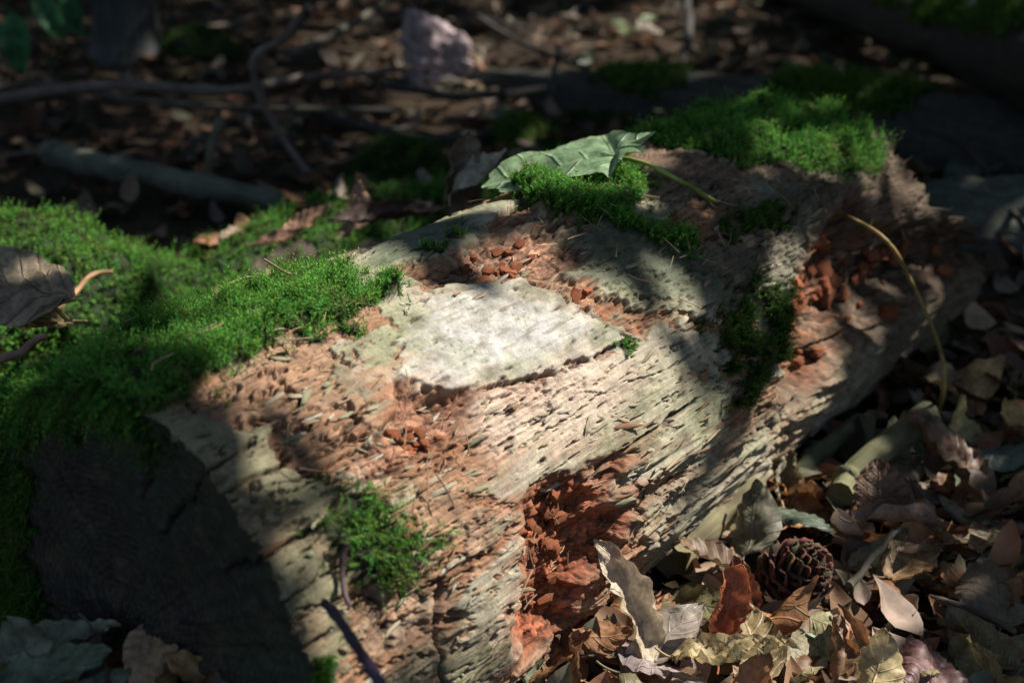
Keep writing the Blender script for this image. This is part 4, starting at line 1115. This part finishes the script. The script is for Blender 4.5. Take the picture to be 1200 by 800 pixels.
rr_ = np.random.default_rng(17)
def chunks(n, cx, cy, sx, sy, s0, s1, lift):
    for k in range(n):
        px, py = cx + rr_.normal() * sx, cy + rr_.normal() * sy
        u_, p_, _ = log_hit(px, py); j_ = int(np.argmin(np.abs(PHI - p_))); i_ = int(np.argmin(np.abs(U[:, j_] - u_)))
        if anycav[i_, j_] < .5: continue
        P, nn = log_surface(px, py, lift)
        o = obj("rot_cube", CH[k % 8], parent=LOG)
        s = rr_.uniform(s0, s1)
        o.matrix_local = Matrix.Translation(Vector(to_log(P))) @ quat_basis(AX + rr_.normal(size=3) * .25, nn + rr_.normal(size=3) * .2) @ Matrix.Diagonal((s * rr_.uniform(.7, 1.1), s * rr_.uniform(.9, 1.6), s * rr_.uniform(.5, .9), 1))
chunks(26, 938, 375, 10, 26, .0030, .0068, .004)
chunks(14, 955, 420, 12, 16, .003, .006, .003)
chunks(44, 1010, 330, 32, 36, .002, .011, .001)
chunks(16, 1100, 300, 26, 14, .004, .009, .004)
chunks(34, 668, 615, 20, 32, .0014, .0058, .001)
chunks(24, 640, 690, 18, 28, .0014, .0050, .001)
chunks(18, 492, 510, 14, 16, .0015, .0032, .001)
chunks(12, 676, 345, 14, 6, .002, .0045, .002)
chunks(16, 600, 295, 28, 12, .002, .005, .001)
def splinter(seed):
    n = 7; s = np.linspace(0, 1, n); r = np.random.default_rng(seed)
    wd = np.sin(np.pi * (.1 + .8 * s)) * r.uniform(.6, 1.2); V = []
    for i in range(n):
        b = .12 * math.sin(s[i] * 4 + seed)
        V += [(-wd[i], s[i] * 8 - 4, b), (wd[i], s[i] * 8 - 4, b), (wd[i] * .6, s[i] * 8 - 4, b + .35), (-wd[i] * .6, s[i] * 8 - 4, b + .35)]
    V = np.array(V) * (.42, 1.15, .6); c = np.array([(.30, .18, .105), (.40, .30, .20), (.24, .14, .08), (.33, .28, .19)][seed % 4]) + 0 * V
    me = mesh_from("splinter", V, np.concatenate([grid_faces(n, 4, True)[:, ::-1], [[0, 1, 2, 3]], [[4 * n - 1, 4 * n - 2, 4 * n - 3, 4 * n - 4]]]), c, uv=V[:, :2], smooth=False)
    me.materials.append(M_CHUNK); return me
SPL = [splinter(k) for k in range(8)]
def splinters(n, cx, cy, sx, sy, s0, s1, spread=.25):
    for k in range(n):
        P, nn = log_surface(cx + rr_.normal() * sx, cy + rr_.normal() * sy, .001)
        o = obj("splinter", SPL[int(rr_.integers(8))], parent=LOG); s = rr_.uniform(s0, s1)
        o.matrix_local = Matrix.Translation(Vector(to_log(P))) @ quat_basis(AX + rr_.normal(size=3) * spread, nn + rr_.normal(size=3) * .25) @ Matrix.Scale(s, 4)
splinters(42, 470, 520, 45, 30, .0006, .0018, .4)
splinters(40, 330, 480, 45, 28, .0006, .0020, .25)
splinters(26, 660, 650, 30, 45, .0006, .0016, .6)
splinters(24, 850, 290, 40, 30, .0008, .0016, .8)
splinters(50, 800, 560, 55, 45, .0010, .0030, .12)
splinters(34, 520, 690, 55, 50, .0006, .0020, .25)
splinters(16, 600, 300, 40, 20, .0008, .0015, .6)
splinters(30, 1075, 250, 40, 40, .0014, .0042, .35)
def flake(seed):
    r = np.random.default_rng(seed); n = 11; a = np.linspace(0, 2 * np.pi, n, endpoint=False) + r.normal(size=n) * .12
    rad = r.uniform(.55, 1.15, n); x, y = rad * np.cos(a) * .26, rad * np.sin(a) * 1.35
    z = .10 * y ** 2 - .25 * x ** 2
    top = np.concatenate([np.stack([x, y, z + .09], -1), [[0, 0, .10]]]); bot = np.concatenate([np.stack([x, y, z], -1), [[0, 0, 0]]])
    V = np.concatenate([top, bot]); j = np.arange(n); j2 = (j + 1) % n; k = n + 1
    F3 = np.concatenate([np.stack([j, j2, np.full(n, n)], -1), np.stack([j2 + k, j + k, np.full(n, n + k)], -1), np.stack([j + k, j2 + k, j2], -1), np.stack([j + k, j2, j], -1)])
    c = np.array([(.34, .29, .20), (.25, .245, .15), (.36, .25, .15), (.22, .125, .07), (.40, .36, .29)][seed % 5]) + 0 * V
    me = mesh_from("wood_flake", V, F3, c, uv=V[:, :2], smooth=False); me.materials.append(M_CHUNK); return me
FLAKES = [flake(k) for k in range(10)]
def flakes(n, cx, cy, sx, sy, s0, s1):
    for k in range(n):
        P, nn = log_surface(cx + rr_.normal() * sx, cy + rr_.normal() * sy, .0004)
        o = obj("wood_flake", FLAKES[int(rr_.integers(10))], parent=LOG); s = rr_.uniform(s0, s1)
        o.matrix_local = Matrix.Translation(Vector(to_log(P))) @ quat_basis(AX + rr_.normal(size=3) * .22, nn + rr_.normal(size=3) * .16) @ Matrix.Diagonal((s, s, s * .8, 1))
flakes(34, 350, 475, 50, 30, .003, .009)
flakes(30, 500, 540, 50, 40, .003, .009)
flakes(30, 500, 670, 60, 60, .003, .010)
flakes(16, 620, 490, 50, 25, .002, .007)
flakes(30, 790, 550, 60, 50, .004, .012)
flakes(20, 600, 310, 60, 18, .003, .008)
flakes(20, 860, 300, 50, 40, .004, .010)
# ------------------------------------------------------------------ loose leaf litter
inview = lambda P: None
def blocked(x, y):
    """under a log?"""
    d = np.array([x, y, 0]) - LF; u = d @ AX; v = d @ N1
    if -.03 < u < 1.05 and abs(v) < .125: return True
    return False
NEAR_MARKS = [((930, 665), "the pine cone"), ((1040, 520), "the olive branch stub"), ((1050, 606), "the rolled leaf tube"), ((848, 722), "the red-brown curled leaf"), ((862, 785), "the golden wavy leaf"), ((1095, 778), "the wrinkled purplish leaf"), ((1170, 680), "the cupped leaf on edge"), ((735, 705), "the twisted leaf strip"), ((830, 610), "the olive bark strip"), ((1100, 480), "the foot of the straw stalk"), ((1105, 545), "the large ragged brown leaf"), ((640, 780), "the russet leaf"), ((1140, 715), "the thin dark twig"), ((1000, 738), "the broad olive-yellow leaf"), ((1165, 520), "the folded grey-green leaf"), ((960, 520), "the thin mossy branch")]
BACK_MARKS = [((512, 80), "the pale wood block"), ((200, 205), "the grey-green branch"), ((315, 110), "the crooked grey twig"), ((150, 60), "the young tree"), ((235, 60), "the dark moss mound"), ((800, 110), "the dark fallen trunk"), ((1150, 240), "the grey weathered trunk"), ((1100, 30), "the aslant dark trunk"), ((735, 135), "the low moss mound"), ((612, 150), "the bright moss knob"), ((640, 60), "the grey upright twig"), ((740, 40), "the yellow-green seedling"), ((420, 150), "the thick dark twig"), ((30, 60), "the broad-leaved seedling"), ((250, 165), "the short twig stub"), ((80, 240), "the overgrown log"), ((880, 30), "the dark upright twig"), ((400, 60), "the olive twig"), ((1075, 90), "the clover-like plant"), ((955, 105), "the pale green seedling"), ((20, 160), "the end of the grey-green branch")]
SHAPES = {"beech": ("oval", "upturned oval"), "broad": ("broad", "upturned broad"), "long": ("narrow", "upturned narrow")}
def mark(px, py, marks): return min(marks, key=lambda m: (m[0][0] - px) ** 2 + (m[0][1] - py) ** 2)[1]
def shape_word(k, flip): return SHAPES[("beech", "beech", "beech", "broad", "long")[k % 5]][int(flip)]
NEARC = [(.22, .19, .085), (.34, .165, .072), (.24, .115, .052), (.24, .20, .11), (.15, .19, .115), (.43, .26, .11), (.16, .085, .045), (.36, .25, .14)]
NEARN = ["dull olive", "mid brown", "dark brown", "greyish olive", "grey-green", "light tan", "blackish brown", "pale drab"]
FARN = ["faded olive", "hazel brown", "deep brown", "dusty olive", "mossy grey", "straw tan", "sooty brown", "washed-out drab"]
KEEP_CLEAR = ((930, 665, 62), (850, 725, 42), (1050, 606, 48), (1045, 520, 46), (735, 700, 50), (862, 780, 50), (1000, 740, 50), (1095, 780, 42), (960, 525, 30), (830, 605, 36), (690, 750, 40))
cnt = 0
r3 = np.random.default_rng(23)
for k in range(4000):
    if cnt >= 130: break
    px, py = r3.uniform(560, 1240), r3.uniform(420, 860)
    P = gpt(px, py, 0)
    if blocked(P[0], P[1]) or (P - LF) @ N1 < .1 or any(math.hypot(px - a_, (py - b_) * 1.2) < c_ for a_, b_, c_ in KEEP_CLEAR): continue
    ci = int(r3.integers(8)); lk = int(r3.integers(30)); flip = r3.random() < .3
    sc_ = r3.uniform(.7, 1.2); sw = "small " if sc_ < .85 else "large " if sc_ > 1.05 else ""
    lab = f"{sw}{NEARN[ci]} {shape_word(lk, flip)} dead leaf in the litter near {mark(px, py, NEAR_MARKS)}"
    put_leaf(lk, P + np.array([0, 0, r3.uniform(.002, .030)]), r3.uniform(0, 6.28), r3.uniform(-.2, .3), r3.normal() * .28 + (math.pi if flip else 0), sc_,
             np.array(NEARC[ci]) * r3.uniform(.85, 1.45), lab, "leaves in the litter beside the log")
    cnt += 1
for k in range(14):
    px, py = r3.uniform(-20, 270), r3.uniform(785, 860)
    P = at_z(px, py, .158); ci = int(r3.integers(8))
    lk = int(r3.integers(30))
    put_leaf(lk, P, r3.uniform(0, 6.28), r3.uniform(-.2, .4), r3.uniform(-.6, .6), r3.uniform(.7, 1.), np.array(NEARC[ci]) * .9, f"{NEARN[ci]} {shape_word(lk, False)} dead leaf heaped at the foot of the sawn end", "leaves at the sawn end")
cnt = 0
BACKC = [(.20, .17, .09), (.32, .17, .095), (.20, .105, .06), (.20, .18, .12), (.13, .15, .10), (.36, .25, .15), (.10, .065, .045), (.36, .29, .22)]
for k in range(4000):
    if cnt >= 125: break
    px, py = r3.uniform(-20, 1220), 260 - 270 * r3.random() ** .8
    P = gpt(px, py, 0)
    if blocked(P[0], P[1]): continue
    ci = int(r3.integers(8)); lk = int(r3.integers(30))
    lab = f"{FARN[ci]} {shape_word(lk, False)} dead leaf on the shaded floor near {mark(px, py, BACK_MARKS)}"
    put_leaf(lk, P + np.array([0, 0, r3.uniform(.004, .04)]), r3.uniform(0, 6.28), r3.uniform(-.25, .35), r3.normal() * .35, r3.uniform(.7, 1.15), np.array(BACKC[ci]) * r3.uniform(.5, 1.0),  # back leaves darkened in colour to stand for the shade there
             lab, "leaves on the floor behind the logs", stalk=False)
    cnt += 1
# everything smaller or further off: one mass
def litter_mass():
    Vs, Fs, Cs = [], [], []; off = 0
    base = [leaf_verts(L=.06, W=.036, kind=("beech", "long", "broad")[k % 3], bend=random.uniform(-1, 1.2), roll=random.uniform(-1.5, 1.5), crumple=.004, seed=k + 70, nu=8, nv=6) for k in range(12)]
    pal = np.array([(.22, .125, .07), (.30, .145, .075), (.19, .09, .05), (.19, .16, .09), (.14, .13, .085), (.36, .25, .16), (.10, .065, .045), (.34, .25, .19)])
    r = np.random.default_rng(31)
    N = 4300
    for k in range(N):
        if k < 1100:
            qx, qy = r.uniform(480, 1260), r.uniform(400, 900); P = gpt(qx, qy, 0); s = r.uniform(.35, .95)
            if math.hypot(qx - 930, qy - 670) < 62: continue
        else:
            y = 1.3 + 3.6 * r.random() ** 1.1; x = r.uniform(-.44, .44) * (y + .6); P = np.array([x, y, float(gz(x, y))]); s = r.uniform(.5, 1.15)
        if blocked(P[0], P[1]): continue
        V, Fq, _ = base[int(r.integers(12))]
        a, b, c_ = r.uniform(0, 6.28), r.normal() * .22, r.normal() * .22
        M = np.array((Matrix.Rotation(a, 3, 'Z') @ Matrix.Rotation(b, 3, 'X') @ Matrix.Rotation(c_, 3, 'Y')))
        W_ = (V * s) @ M.T + P + np.array([0, 0, r.uniform(.002, .022)])
        Vs.append(W_); Fs.append(Fq + off); off += len(W_)
        Cs.append(np.repeat((pal[int(r.integers(8))] * r.uniform(.7, 1.3) * (1 if k < 1100 else .52))[None], len(W_), 0))  # litter further back takes a darker colour in place of deeper shade
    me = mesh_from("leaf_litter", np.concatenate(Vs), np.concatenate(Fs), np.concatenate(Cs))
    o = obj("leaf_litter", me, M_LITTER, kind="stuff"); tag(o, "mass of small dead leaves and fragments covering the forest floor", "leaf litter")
litter_mass()
# dry needles and crumbs scattered on moss and wood
def needles():
    r = np.random.default_rng(41); Vs, Fs, Cs = [], [], []; off = 0
    for (cx, cy, sx, sy, n) in ((250, 400, 90, 35, 26), (900, 170, 50, 28, 16), (900, 215, 40, 18, 30), (840, 290, 35, 30, 34), (700, 250, 45, 25, 22), (960, 200, 30, 12, 16), (450, 560, 60, 50, 16), (640, 660, 30, 40, 16)):
        for k in range(n):
            P, nn = log_surface(cx + r.normal() * sx, cy + r.normal() * sy, .006 + .005 * r.random())
            d = r.normal(size=3); d -= nn * (d @ nn) * .8; d /= np.linalg.norm(d); L = r.uniform(.008, .024)
            V, Fq, _ = tube(smooth_path([P - d * L * .5, P + nn * .0007 * r.normal(), P + d * L * .5], 6), np.full(6, r.uniform(.00025, .0005)), 4, cap=False)
            Vs.append(V); Fs.append(Fq + off); off += len(V)
            Cs.append(np.repeat(np.array([[.36, .22, .12], [.22, .12, .07], [.40, .30, .18]][int(r.integers(3))])[None], len(V), 0))
    me = mesh_from("dry_needles", np.concatenate(Vs), np.concatenate(Fs), np.concatenate(Cs))
    o = obj("dry_needles", me, M_LITTER, kind="stuff"); tag(o, "scattered dry conifer needles lying on the moss and wood", "needles")
needles()
# leaf flakes caught in the moss of the overgrown log
r5 = np.random.default_rng(67)
FLK = ["rust brown", "pale tan", "dark chestnut", "greyish brown"]
FLC = [(.34, .17, .09), (.42, .31, .20), (.17, .09, .055), (.28, .22, .16)]
nuM, nvM = MLOG.shape[:2]
for k in range(22):
    i, j = int(nuM * r5.uniform(.45, .92)), int(nvM * (.5 + r5.uniform(-.10, .20)))
    P = MLOG[i, j]; lk = int(r5.integers(30)); where = ("where the overgrown log dips", "on the crest of the overgrown log", "towards the rolled leaf")[0 if i < nuM * .6 else 1 if i < nuM * .76 else 2]
    put_leaf(lk, P + np.array([0, 0, .010]), r5.uniform(0, 6.28), r5.normal() * .2, r5.normal() * .3, r5.uniform(.35, .75), np.array(FLC[k % 4]) * r5.uniform(.8, 1.2), f"small {FLK[k % 4]} {shape_word(lk, False)} leaf flake {where}", "leaf flakes on the overgrown log", stalk=False)
# ------------------------------------------------------------------ low plants
def small_plant(px, py, lift, n, size, colr, label, seed, spread=.05, name="seedling"):
    p = gpt(px, py, 0); root = empty(name, tuple(p), label, "plant"); r = np.random.default_rng(seed)
    for k in range(n):
        tip = np.array([r.normal() * spread, r.normal() * spread * .6, lift * r.uniform(.7, 1.2)])
        V, Fq, uv = tube(smooth_path([(0, 0, 0), tip * (.4, .4, .7), tip], 8), np.full(8, .0015), 6)
        st = obj("stem", tidy(V, Fq, uv, name="stem"), M_STEM, root, color=(.08, .12, .04))
        V, Fq, uv = leaf_verts(L=size * r.uniform(.8, 1.2), W=size * .62, kind="beech", bend=.5, roll=.3, fold=.2, crumple=.002, seed=seed + k, nu=12, nv=9)
        o = obj("leaf", mesh_from("leaf", V, Fq, uv=uv), M_GREEN, root, color=np.array(colr) * r.uniform(.8, 1.2))
        a = r.uniform(0, 6.28); o.matrix_local = Matrix.Translation(Vector(tip)) @ quat_basis((math.cos(a), math.sin(a), -.25), (0, -.4, 1))
def hanging_plant(base, leaves, label, seed):
    p = gpt(*base, 0); root = empty("seedling", tuple(p), label, "plant"); r = np.random.default_rng(seed)
    for (px, py, dist, L, dx) in leaves:
        t = at_d(px, py, dist) - p
        V, Fq, uv = tube(smooth_path([(0, 0, 0), t * (.3, .3, .8) + (0, 0, .03), t], 10), np.full(10, .003), 6)
        obj("stem", tidy(V, Fq, uv, name="stem"), M_STEM, root, color=(.05, .08, .03))
        V, Fq, uv = leaf_verts(L=L, W=L * .55, bend=-.5, roll=.35, fold=.2, crumple=.004, seed=seed + px + 50, nu=14, nv=9)
        o = obj("leaf", mesh_from("leaf", V, Fq, uv=uv), M_GREEN, root, color=np.array((.04, .15, .055)) * r.uniform(.8, 1.25))
        o.matrix_local = Matrix.Translation(Vector(t)) @ quat_basis((dx, -.15, -.8), (.2, -1, .45))
hanging_plant((-20, 120), [(14, 14, 2.75, .115, .05), (-12, 20, 2.7, .10, -.2), (40, -8, 2.8, .10, .5)], "dark green broad-leaved seedling hanging beside the young tree", 51)
hanging_plant((60, 100), [(62, 6, 2.9, .085, .9), (75, -10, 2.9, .08, .3)], "smaller dark green seedling close to the young tree", 53)
small_plant(1075, 92, .05, 7, .032, (.06, .17, .10), "little blue-green clover-like plant on the fallen trunk", 55, .05)
small_plant(955, 112, .07, 4, .034, (.07, .18, .11), "tiny pale green seedling before the fallen trunk", 57, .03)
small_plant(735, 50, .05, 3, .06, (.18, .26, .10), "bright yellow-green seedling among the sunlit leaves", 59, .03)
def moss_mound(px, py, rx, rz, label, seed, colr, n=2600):
    p = gpt(px, py, -.01); root = empty("moss_mound", tuple(p), label, "moss")
    nu, nv = 24, 40; t = np.linspace(0, math.pi / 2, nu)[:, None]; a = np.linspace(0, 2 * math.pi, nv)[None]
    k = 1 + .25 * fbm(np.cos(a) * 1.5 + seed, np.sin(a) * 1.5 + t, seed, 3)
    V = np.stack([rx * np.sin(t) * np.cos(a) * k, rx * .7 * np.sin(t) * np.sin(a) * k, rz * np.cos(t) * k], -1)
    obj("soil_core", mesh_from("soil_core", V.reshape(-1, 3), grid_faces(nu, nv), np.full((nu * nv, 3), .02), V.reshape(-1, 3)[:, :2]), M_WOOD, root)
    P, i, j, _ = sample_grid(V + p, np.ones((nu, nv)), n, seed)
    Nn = P - p; Nn /= np.linalg.norm(Nn, axis=1)[:, None]
    moss_obj("moss_cushion", [shoots(P, Nn, .015, 8, (.006, .0024), .6, .1, seed=seed, col=colr)], root)
MG = ((.02, .05, .008), (.11, .23, .02))
moss_mound(235, 75, .10, .07, "dark moss mound under the olive twig", 61, ((.015, .04, .008), (.06, .13, .02)))
moss_mound(612, 178, .055, .05, "small bright moss knob behind the maple leaf", 63, MG)
moss_mound(735, 150, .11, .04, "low dark moss mound between the logs", 65, ((.015, .04, .008), (.06, .14, .02)))
moss_mound(470, 215, .08, .06, "shaded moss mound at the end of the overgrown log", 67, ((.018, .045, .008), (.08, .17, .02)))
#==CANOPY==
# ------------------------------------------------------------------ trees overhead: their leaves shade the floor, gaps let the sun through
SD = np.array(SUN_DIR)
E1 = np.cross(SD, [0, 0, 1.0]); E1 /= np.linalg.norm(E1); E2 = np.cross(E1, SD)
def sun2(P): P = np.asarray(P); return np.stack([P @ E1, P @ E2], -1)
def lit_point(px, py, z=None):
    if z is not None: return at_z(px, py, z)
    u, ph, hit = log_hit(px, py)
    if hit and -.02 < u < 1.05 and ph < RD(128): return log_pt(u, ph)
    return at_z(px, py, .19 if (px < 520 and 200 < py < 440) else .06)
LIT = [  # outline on the photograph, share of leaves missing, margin in metres
 ([(430, 350), (480, 330), (600, 338), (700, 378), (735, 405), (730, 460), (690, 530), (610, 570), (540, 530), (480, 475), (440, 425), (390, 380), (400, 330)], 1.0, .016),
 ([(265, 450), (340, 400), (400, 330), (470, 310), (560, 330), (640, 340), (700, 375), (750, 410), (820, 430), (815, 480), (770, 540), (720, 590), (690, 640), (640, 700), (620, 800), (395, 800), (390, 700), (380, 610), (325, 545), (268, 500)], .90, .03),
 ([(370, 395), (480, 400), (490, 520), (430, 560), (350, 520), (330, 440)], .96, .0),
 ([(540, 560), (700, 545), (740, 590), (720, 650), (650, 720), (620, 800), (500, 800), (520, 640)], 1.0, .010),
 ([(300, 330), (360, 318), (420, 312), (440, 340), (400, 375), (330, 385), (240, 380)], 1.0, .045),
 ([(180, 380), (300, 340), (330, 390), (240, 430), (150, 430)], .88, .02),
 ([(180, 480), (260, 480), (360, 560), (380, 700), (350, 780), (290, 640)], .40, .0),
 ([(690, 640), (760, 620), (900, 680), (960, 800), (620, 840), (600, 760)], 1.0, .06),
 ([(930, 720), (1010, 700), (1070, 760), (1100, 840), (940, 840)], .85, .05),
 ([(570, 275), (625, 275), (630, 310), (580, 312)], 1.0, .022),
 ([(925, 350), (955, 350), (965, 430), (925, 440)], 1.0, .06),
 ([(1008, 140), (1080, 190), (1095, 245), (1030, 225)], .75, .03),
 ([(965, 280), (1050, 270), (1060, 340), (980, 380)], .6, .04),
 ([(-20, 280), (70, 290), (90, 380), (-20, 420)], 1.0, .045),
 ([(-20, 230), (90, 235), (140, 300), (60, 300), (-20, 270)], .88, .03),
 ([(170, 285), (300, 225), (420, 215), (440, 250), (330, 260), (240, 300), (180, 320)], .9, .045),
 ([(-10, 395), (50, 390), (50, 430), (-10, 440)], 1.0, .045),
 ([(470, 40), (545, 45), (560, 110), (480, 105)], 1.0, .07),
 ([(620, 20), (780, 15), (790, 85), (640, 80)], .85, .07),
 ([(850, -10), (930, -10), (920, 25), (850, 20)], .8, .07),
 ([(1130, 10), (1220, 0), (1220, 70), (1150, 60)], .9, .07),
 ([(820, 120), (960, 118), (1000, 170), (880, 180)], .65, .02),
 ([(560, 215, .34), (600, 185, .34), (690, 158, .34), (760, 160, .34), (720, 195, .34), (640, 222, .34)], 1.0, .035),
 ([(512, 150, .28), (578, 150, .28), (575, 225, .22), (512, 225, .22)], 1.0, .05),
 ([(440, 140), (540, 135), (550, 180), (450, 185)], .6, .04),
 ([(330, 10), (420, 5), (430, 45), (340, 50)], .5, .05),
 ([(150, 120), (240, 115), (240, 170), (160, 170)], .4, .05),
 ([(1000, 540), (1150, 560), (1120, 660), (960, 640)], .7, .02),
]
LITP = [(sun2(np.array([lit_point(*q) for q in p])), f, mg) for p, f, mg in LIT]
def canopy():
    r = np.random.default_rng(77)
    stems = [(np.array([3.6, 1.3, 0]), "tall beech tree beside the logs with spreading leafy boughs"), (np.array([3.9, 5.6, 0]), "tall beech tree past the leaning trunk with leafy boughs"), (np.array([-2.9, 2.0, 0]), "tall beech tree beyond the mossy log with leafy boughs")]
    # ground that the picture shows, seen from the sun
    pts = sun2(np.array([(-1.2, .2, 0), (1.6, .2, 0), (5.4, 13, .3), (-5.4, 13, .3), (0, .5, .4)]))
    lo, hi = pts.min(0) - .5, pts.max(0) + .5
    Q = []; 
    c2 = r.uniform(lo, hi, (66000, 2))
    # close-set sprays right over the logs
    gx, gy = np.meshgrid(np.arange(lo[0], hi[0], .043), np.arange(lo[1], hi[1], .043), indexing='ij')
    gg = np.concatenate([np.stack([gx.ravel(), gy.ravel()], -1) + r.uniform(-.03, .03, (gx.size, 2)) + o_ for o_ in (0.0, .021)])
    first = len(c2); c2 = np.concatenate([c2, gg]); N = len(c2); close = np.arange(N) >= first
    g0 = 0.0
    # points on the ground under each canopy leaf; keep those that matter
    base = c2[:, :1] * E1 + c2[:, 1:] * E2
    base = base - SD * (base[:, 2:] / SD[2])
    keep = (base[:, 1] > -.6) & (base[:, 1] < 13) & (np.abs(base[:, 0]) < .62 * (base[:, 1] + 1.6))
    far = base[:, 1] > 4.5
    hero = (base[:, 1] > -.35) & (base[:, 1] < 2.4) & (np.abs(base[:, 0]) < 1.5)
    keep &= (close == hero)
    keep &= ~(far & (r.random(N) < .55))
    for p, f, mg in LITP:
        d = sdf(p, c2[:, 0], c2[:, 1])
        keep &= ~((d < mg) & (r.random(N) < f))
    c2, base, far = c2[keep], base[keep], far[keep]
    T = np.where(close[keep], r.uniform(2.0, 3.2, len(c2)), r.uniform(3.6, 6.0, len(c2)))
    P = base + SD * T[:, None]
    # a leafy roof over the rest of the wood, all round
    M_ = 26000
    ang, rad = r.uniform(0, 6.28, M_), 2.0 + 10 * np.sqrt(r.random(M_))
    P2 = np.stack([1.5 + rad * np.cos(ang), 2 + rad * np.sin(ang), r.uniform(3.6, 7.5, M_)], -1)
    s2 = sun2(P2); b2 = P2 - SD * (P2[:, 2:] / SD[2])
    inv = (b2[:, 1] > -.8) & (b2[:, 1] < 14) & (np.abs(b2[:, 0]) < .62 * (b2[:, 1] + 1.8))
    P2 = P2[~inv & (P2[:, 1] > -1.2)]
    allP = np.concatenate([P, P2]); big = np.concatenate([np.where(far, 2.0, np.where(base[:, 1] > 2.4, 1.7, 1.3)), np.full(len(P2), 3.2)])
    st = np.array([s[0] for s in stems]); own = np.argmin(np.linalg.norm(allP[:, None, :2] - st[None, :, :2], axis=2), 1)
    for k, (b, lab) in enumerate(stems):
        root = empty("beech_tree", tuple(b), lab, "tree")
        V, Fq, uv = tube(smooth_path([(0, 0, -.1), (.03, .02, 1.5), (-.05, .05, 4.0), (.05, 0, 8.0)], 30), np.interp(np.linspace(0, 1, 30), [0, .04, 1], [.24, .17, .06]), 24, .1, k)
        obj("trunk", tidy(V, Fq, uv, name="trunk"), M_TRUNK, root, color=(.10, .10, .09))
        mine = allP[own == k]; sz = big[own == k]
        for q in range(9):
            t = mine[int(r.integers(len(mine)))] - b
            d2 = np.array([0, 0, r.uniform(2.2, 4.5)])
            path = smooth_path([d2, d2 * .5 + t * .5 + (0, 0, .3), t], 14)
            V, Fq, uv = tube(path, np.linspace(.05, .008, 14), 8)
            # boughs keep out of the gaps
            s = sun2(path[4:] + b)
            if any((sdf(p, s[:, 0], s[:, 1]) < .03).any() for p, f, mg in LITP): continue
            obj("bough", tidy(V, Fq, uv, name="bough"), M_BARK, root, color=(.10, .095, .085))
        n = len(mine); u1 = r.normal(size=(n, 3)); u1 /= np.linalg.norm(u1, axis=1)[:, None]
        nn = r.normal(size=(n, 3)) * .45 + SD * .8 + np.array([0, 0, .3]); s1 = np.cross(nn, u1); s1 /= np.linalg.norm(s1, axis=1)[:, None]
        y1 = np.cross(s1, nn); y1 /= np.linalg.norm(y1, axis=1)[:, None]
        L = (.052 * sz * r.uniform(.8, 1.2, n))[:, None]; Wd = L * .33; nz = np.cross(s1, y1)
        v = np.stack([mine - y1 * L, mine - s1 * Wd - nz * Wd * .25, mine + y1 * L, mine + s1 * Wd - nz * Wd * .25], 1)
        # broad middle: six corners
        v = np.stack([mine - y1 * L, mine - s1 * Wd * .9 - y1 * L * .35, mine - s1 * Wd * .9 + y1 * L * .3, mine + y1 * L, mine + s1 * Wd * .9 + y1 * L * .3, mine + s1 * Wd * .9 - y1 * L * .35], 1) - b
        cc = np.array((.05, .10, .025)) * r.uniform(.7, 1.4, (n, 1)); cc = np.repeat(cc, 6, 0)
        o = obj("crown", mesh_from("crown", v.reshape(-1, 3), np.arange(n * 6).reshape(-1, 6), cc, smooth=False), M_CANOPY, root)
        print("crown", k, n)
canopy()

# ring of leaves added out of view to keep the low sky light out
def add_leaf_screen():
    r = np.random.default_rng(91); n = 15000
    a = r.uniform(-.55, math.pi + .55, n); d = 7.0 + 3.0 * r.random(n)
    P = np.stack([d * np.cos(a), 1.5 + d * np.sin(a), 4.2 * r.random(n) ** .9], -1)
    nn = r.normal(size=(n, 3)); nn[:, :2] -= .9 * P[:, :2] / d[:, None]; u1 = r.normal(size=(n, 3))
    s1 = np.cross(nn, u1); s1 /= np.linalg.norm(s1, axis=1)[:, None]; y1 = np.cross(s1, nn); y1 /= np.linalg.norm(y1, axis=1)[:, None]
    L = (.17 * r.uniform(.7, 1.3, n))[:, None]; Wd = L * .34
    v = np.stack([P - y1 * L, P - s1 * Wd - y1 * L * .35, P - s1 * Wd + y1 * L * .3, P + y1 * L, P + s1 * Wd + y1 * L * .3, P + s1 * Wd - y1 * L * .35], 1)
    cc = np.repeat(np.array((.04, .075, .025)) * r.uniform(.6, 1.3, (n, 1)), 6, 0)
    o = obj("leaf_screen", mesh_from("leaf_screen", v.reshape(-1, 3), np.arange(n * 6).reshape(-1, 6), cc, smooth=False), M_CANOPY, kind="stuff")
    tag(o, "unseen ring of leaves added to keep out low sky light", "leaf_screen")
add_leaf_screen()
